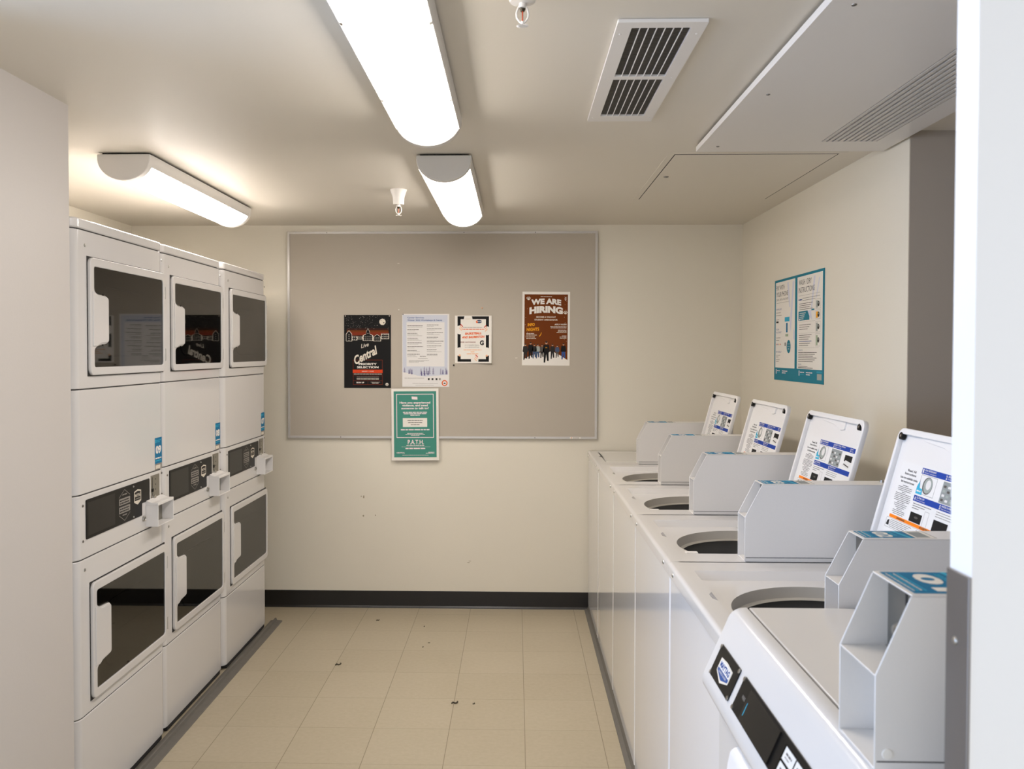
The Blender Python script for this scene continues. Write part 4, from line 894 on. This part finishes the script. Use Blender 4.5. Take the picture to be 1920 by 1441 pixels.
mm = cplate('x', .256, .416, v0_+.003, v1_-.004, 'dark_screen', .003, .002, base=.0018); mm.build('display_window', cs, bevel=.0006)
mm = MB(); p2 = Print(p.O + Nc*.0049, Uc, Vc, Nc, mm, step=.0002); p2.rect(.2655, .034, .2675, .056, 'p_cyan', 0); mm.build('insert_mark', cs, recalc=False)
mm = cplate('x', .444, .640, v0_+.006, v1_-.008, 'black_gloss', .0012, .002, base=.0018); p2 = Print(p.O + Nc*.0031, Uc, Vc, Nc, mm, step=.0002)
for r_ in range(2):
    for c_ in range(4): a, b_ = .450+.046*c_, v0_+.009+.023*r_; p2.rect(a, b_, a+.042, b_+.019, 'p_mist', 1); p2.words(a+.008, b_+.010, .024, .003, 'p_ink', 2, seed=c_); p2.words(a+.008, b_+.005, .018, .002, 'p_soft', 2, seed=c_)
mm.build('button_panel', cs, recalc=False)
for a, b_ in ((.040, v1_-.004), (.040, v0_+.004), (.170, v1_-.004), (.170, v0_+.004), (.206, v1_-.004), (.206, v0_+.004)):
    mm = MB(); c0 = p.P(a, b_, 0) + Nc*.0018; mm.tube([c0, c0+Nc*.0016], .0042, 'steel', 12); mm.build('screw', cs)
mb = MB(); mb.box(.030, .045, .004, FW-.004, FZ-.012, FZ-.0035, 'seam_dark'); mb.build('top_groove', t)
# front: dispenser drawer bulge, round door
mb = MB(); mb.prism(rpoly([(-.018, .828), (-.018, .70), (-.028, .705), (-.040, .74), (-.044, .78), (-.036, .820)], [0, 0, .004, .02, .02, .008]), lambda u, v, q: (u, q, v), .30, .52, 'appliance_plastic'); mb.build('dispenser_drawer', t, bevel=.010, seg=4)
mb = MB(); mb.lathe((-.018, .343, .46), [(.225, 0), (.222, -.018), (.20, -.036), (.165, -.042), (.15, -.030)], 'x', 'appliance_plastic', 56); dr = mb.build('door', t)
mb = MB(); mb.lathe((-.048, .343, .46), [(.15, 0), (.12, -.012), (.06, -.020), (0, -.022)], 'x', 'black_gloss', 48); mb.build('door_glass', dr)
mb = MB(); mb.tube([(-.055, .545, .41), (-.072, .548, .44), (-.072, .548, .48), (-.055, .545, .51)], .009, 'appliance_plastic'); mb.build('handle', dr)
mc = meter_case(t, .4285-FX, 1.032-FY, 1.146-FY, FZ, .60, '01', hk=.116, ht=.213, dx=.042)
mb = MB(); mb.lathe((.4440-FX, 1.032-FY, 1.046), [(.0065, 0), (.006, -.0008), (0, -.0010)], 'y', 'p_white', 20); mb.build('hole_cap', t)

# ------------------------------------------------------------------ debris on the floor
def bit(x, y, s_, ang, label, n_=5):
    mb = MB(); pts = []
    for i in range(n_): pts.append((s_*(i/(n_-1)-.5), .25*s_*math.sin(i*1.9), .0018+.002*math.sin(i*1.3)**2))
    mb.tube(pts, s_*.13, 'debris', 6); o = mb.build('debris_bit', loc=(x, y, 0)); o.rotation_euler.z = ang; tag(o, label, 'debris', 'dark bits on the tile floor')
bit(-.780, 4.853, .018, .5, 'dark dried leaf bit on the floor tiles close to the black baseboard')
bit(-.505, 4.751, .010, 1.5, 'tiny dark crumb on the floor close to the baseboard, right of the leaf bit')
bit(-.452, 4.480, .010, .2, 'tiny dark speck on the floor, the further of two specks mid floor')
bit(-.477, 4.416, .010, 1.2, 'tiny dark speck on the floor, the nearer of two specks mid floor')
bit(-.862, 4.156, .028, .5, 'curled dark leaf bit on the floor left of centre, near the dryers')
bit(-.262, 3.712, .028, .35, 'curved dark leaf bit in the foreground of the floor')
bit(-.179, 3.705, .013, 1.0, 'small dark crumb just right of the curved leaf bit in the foreground')
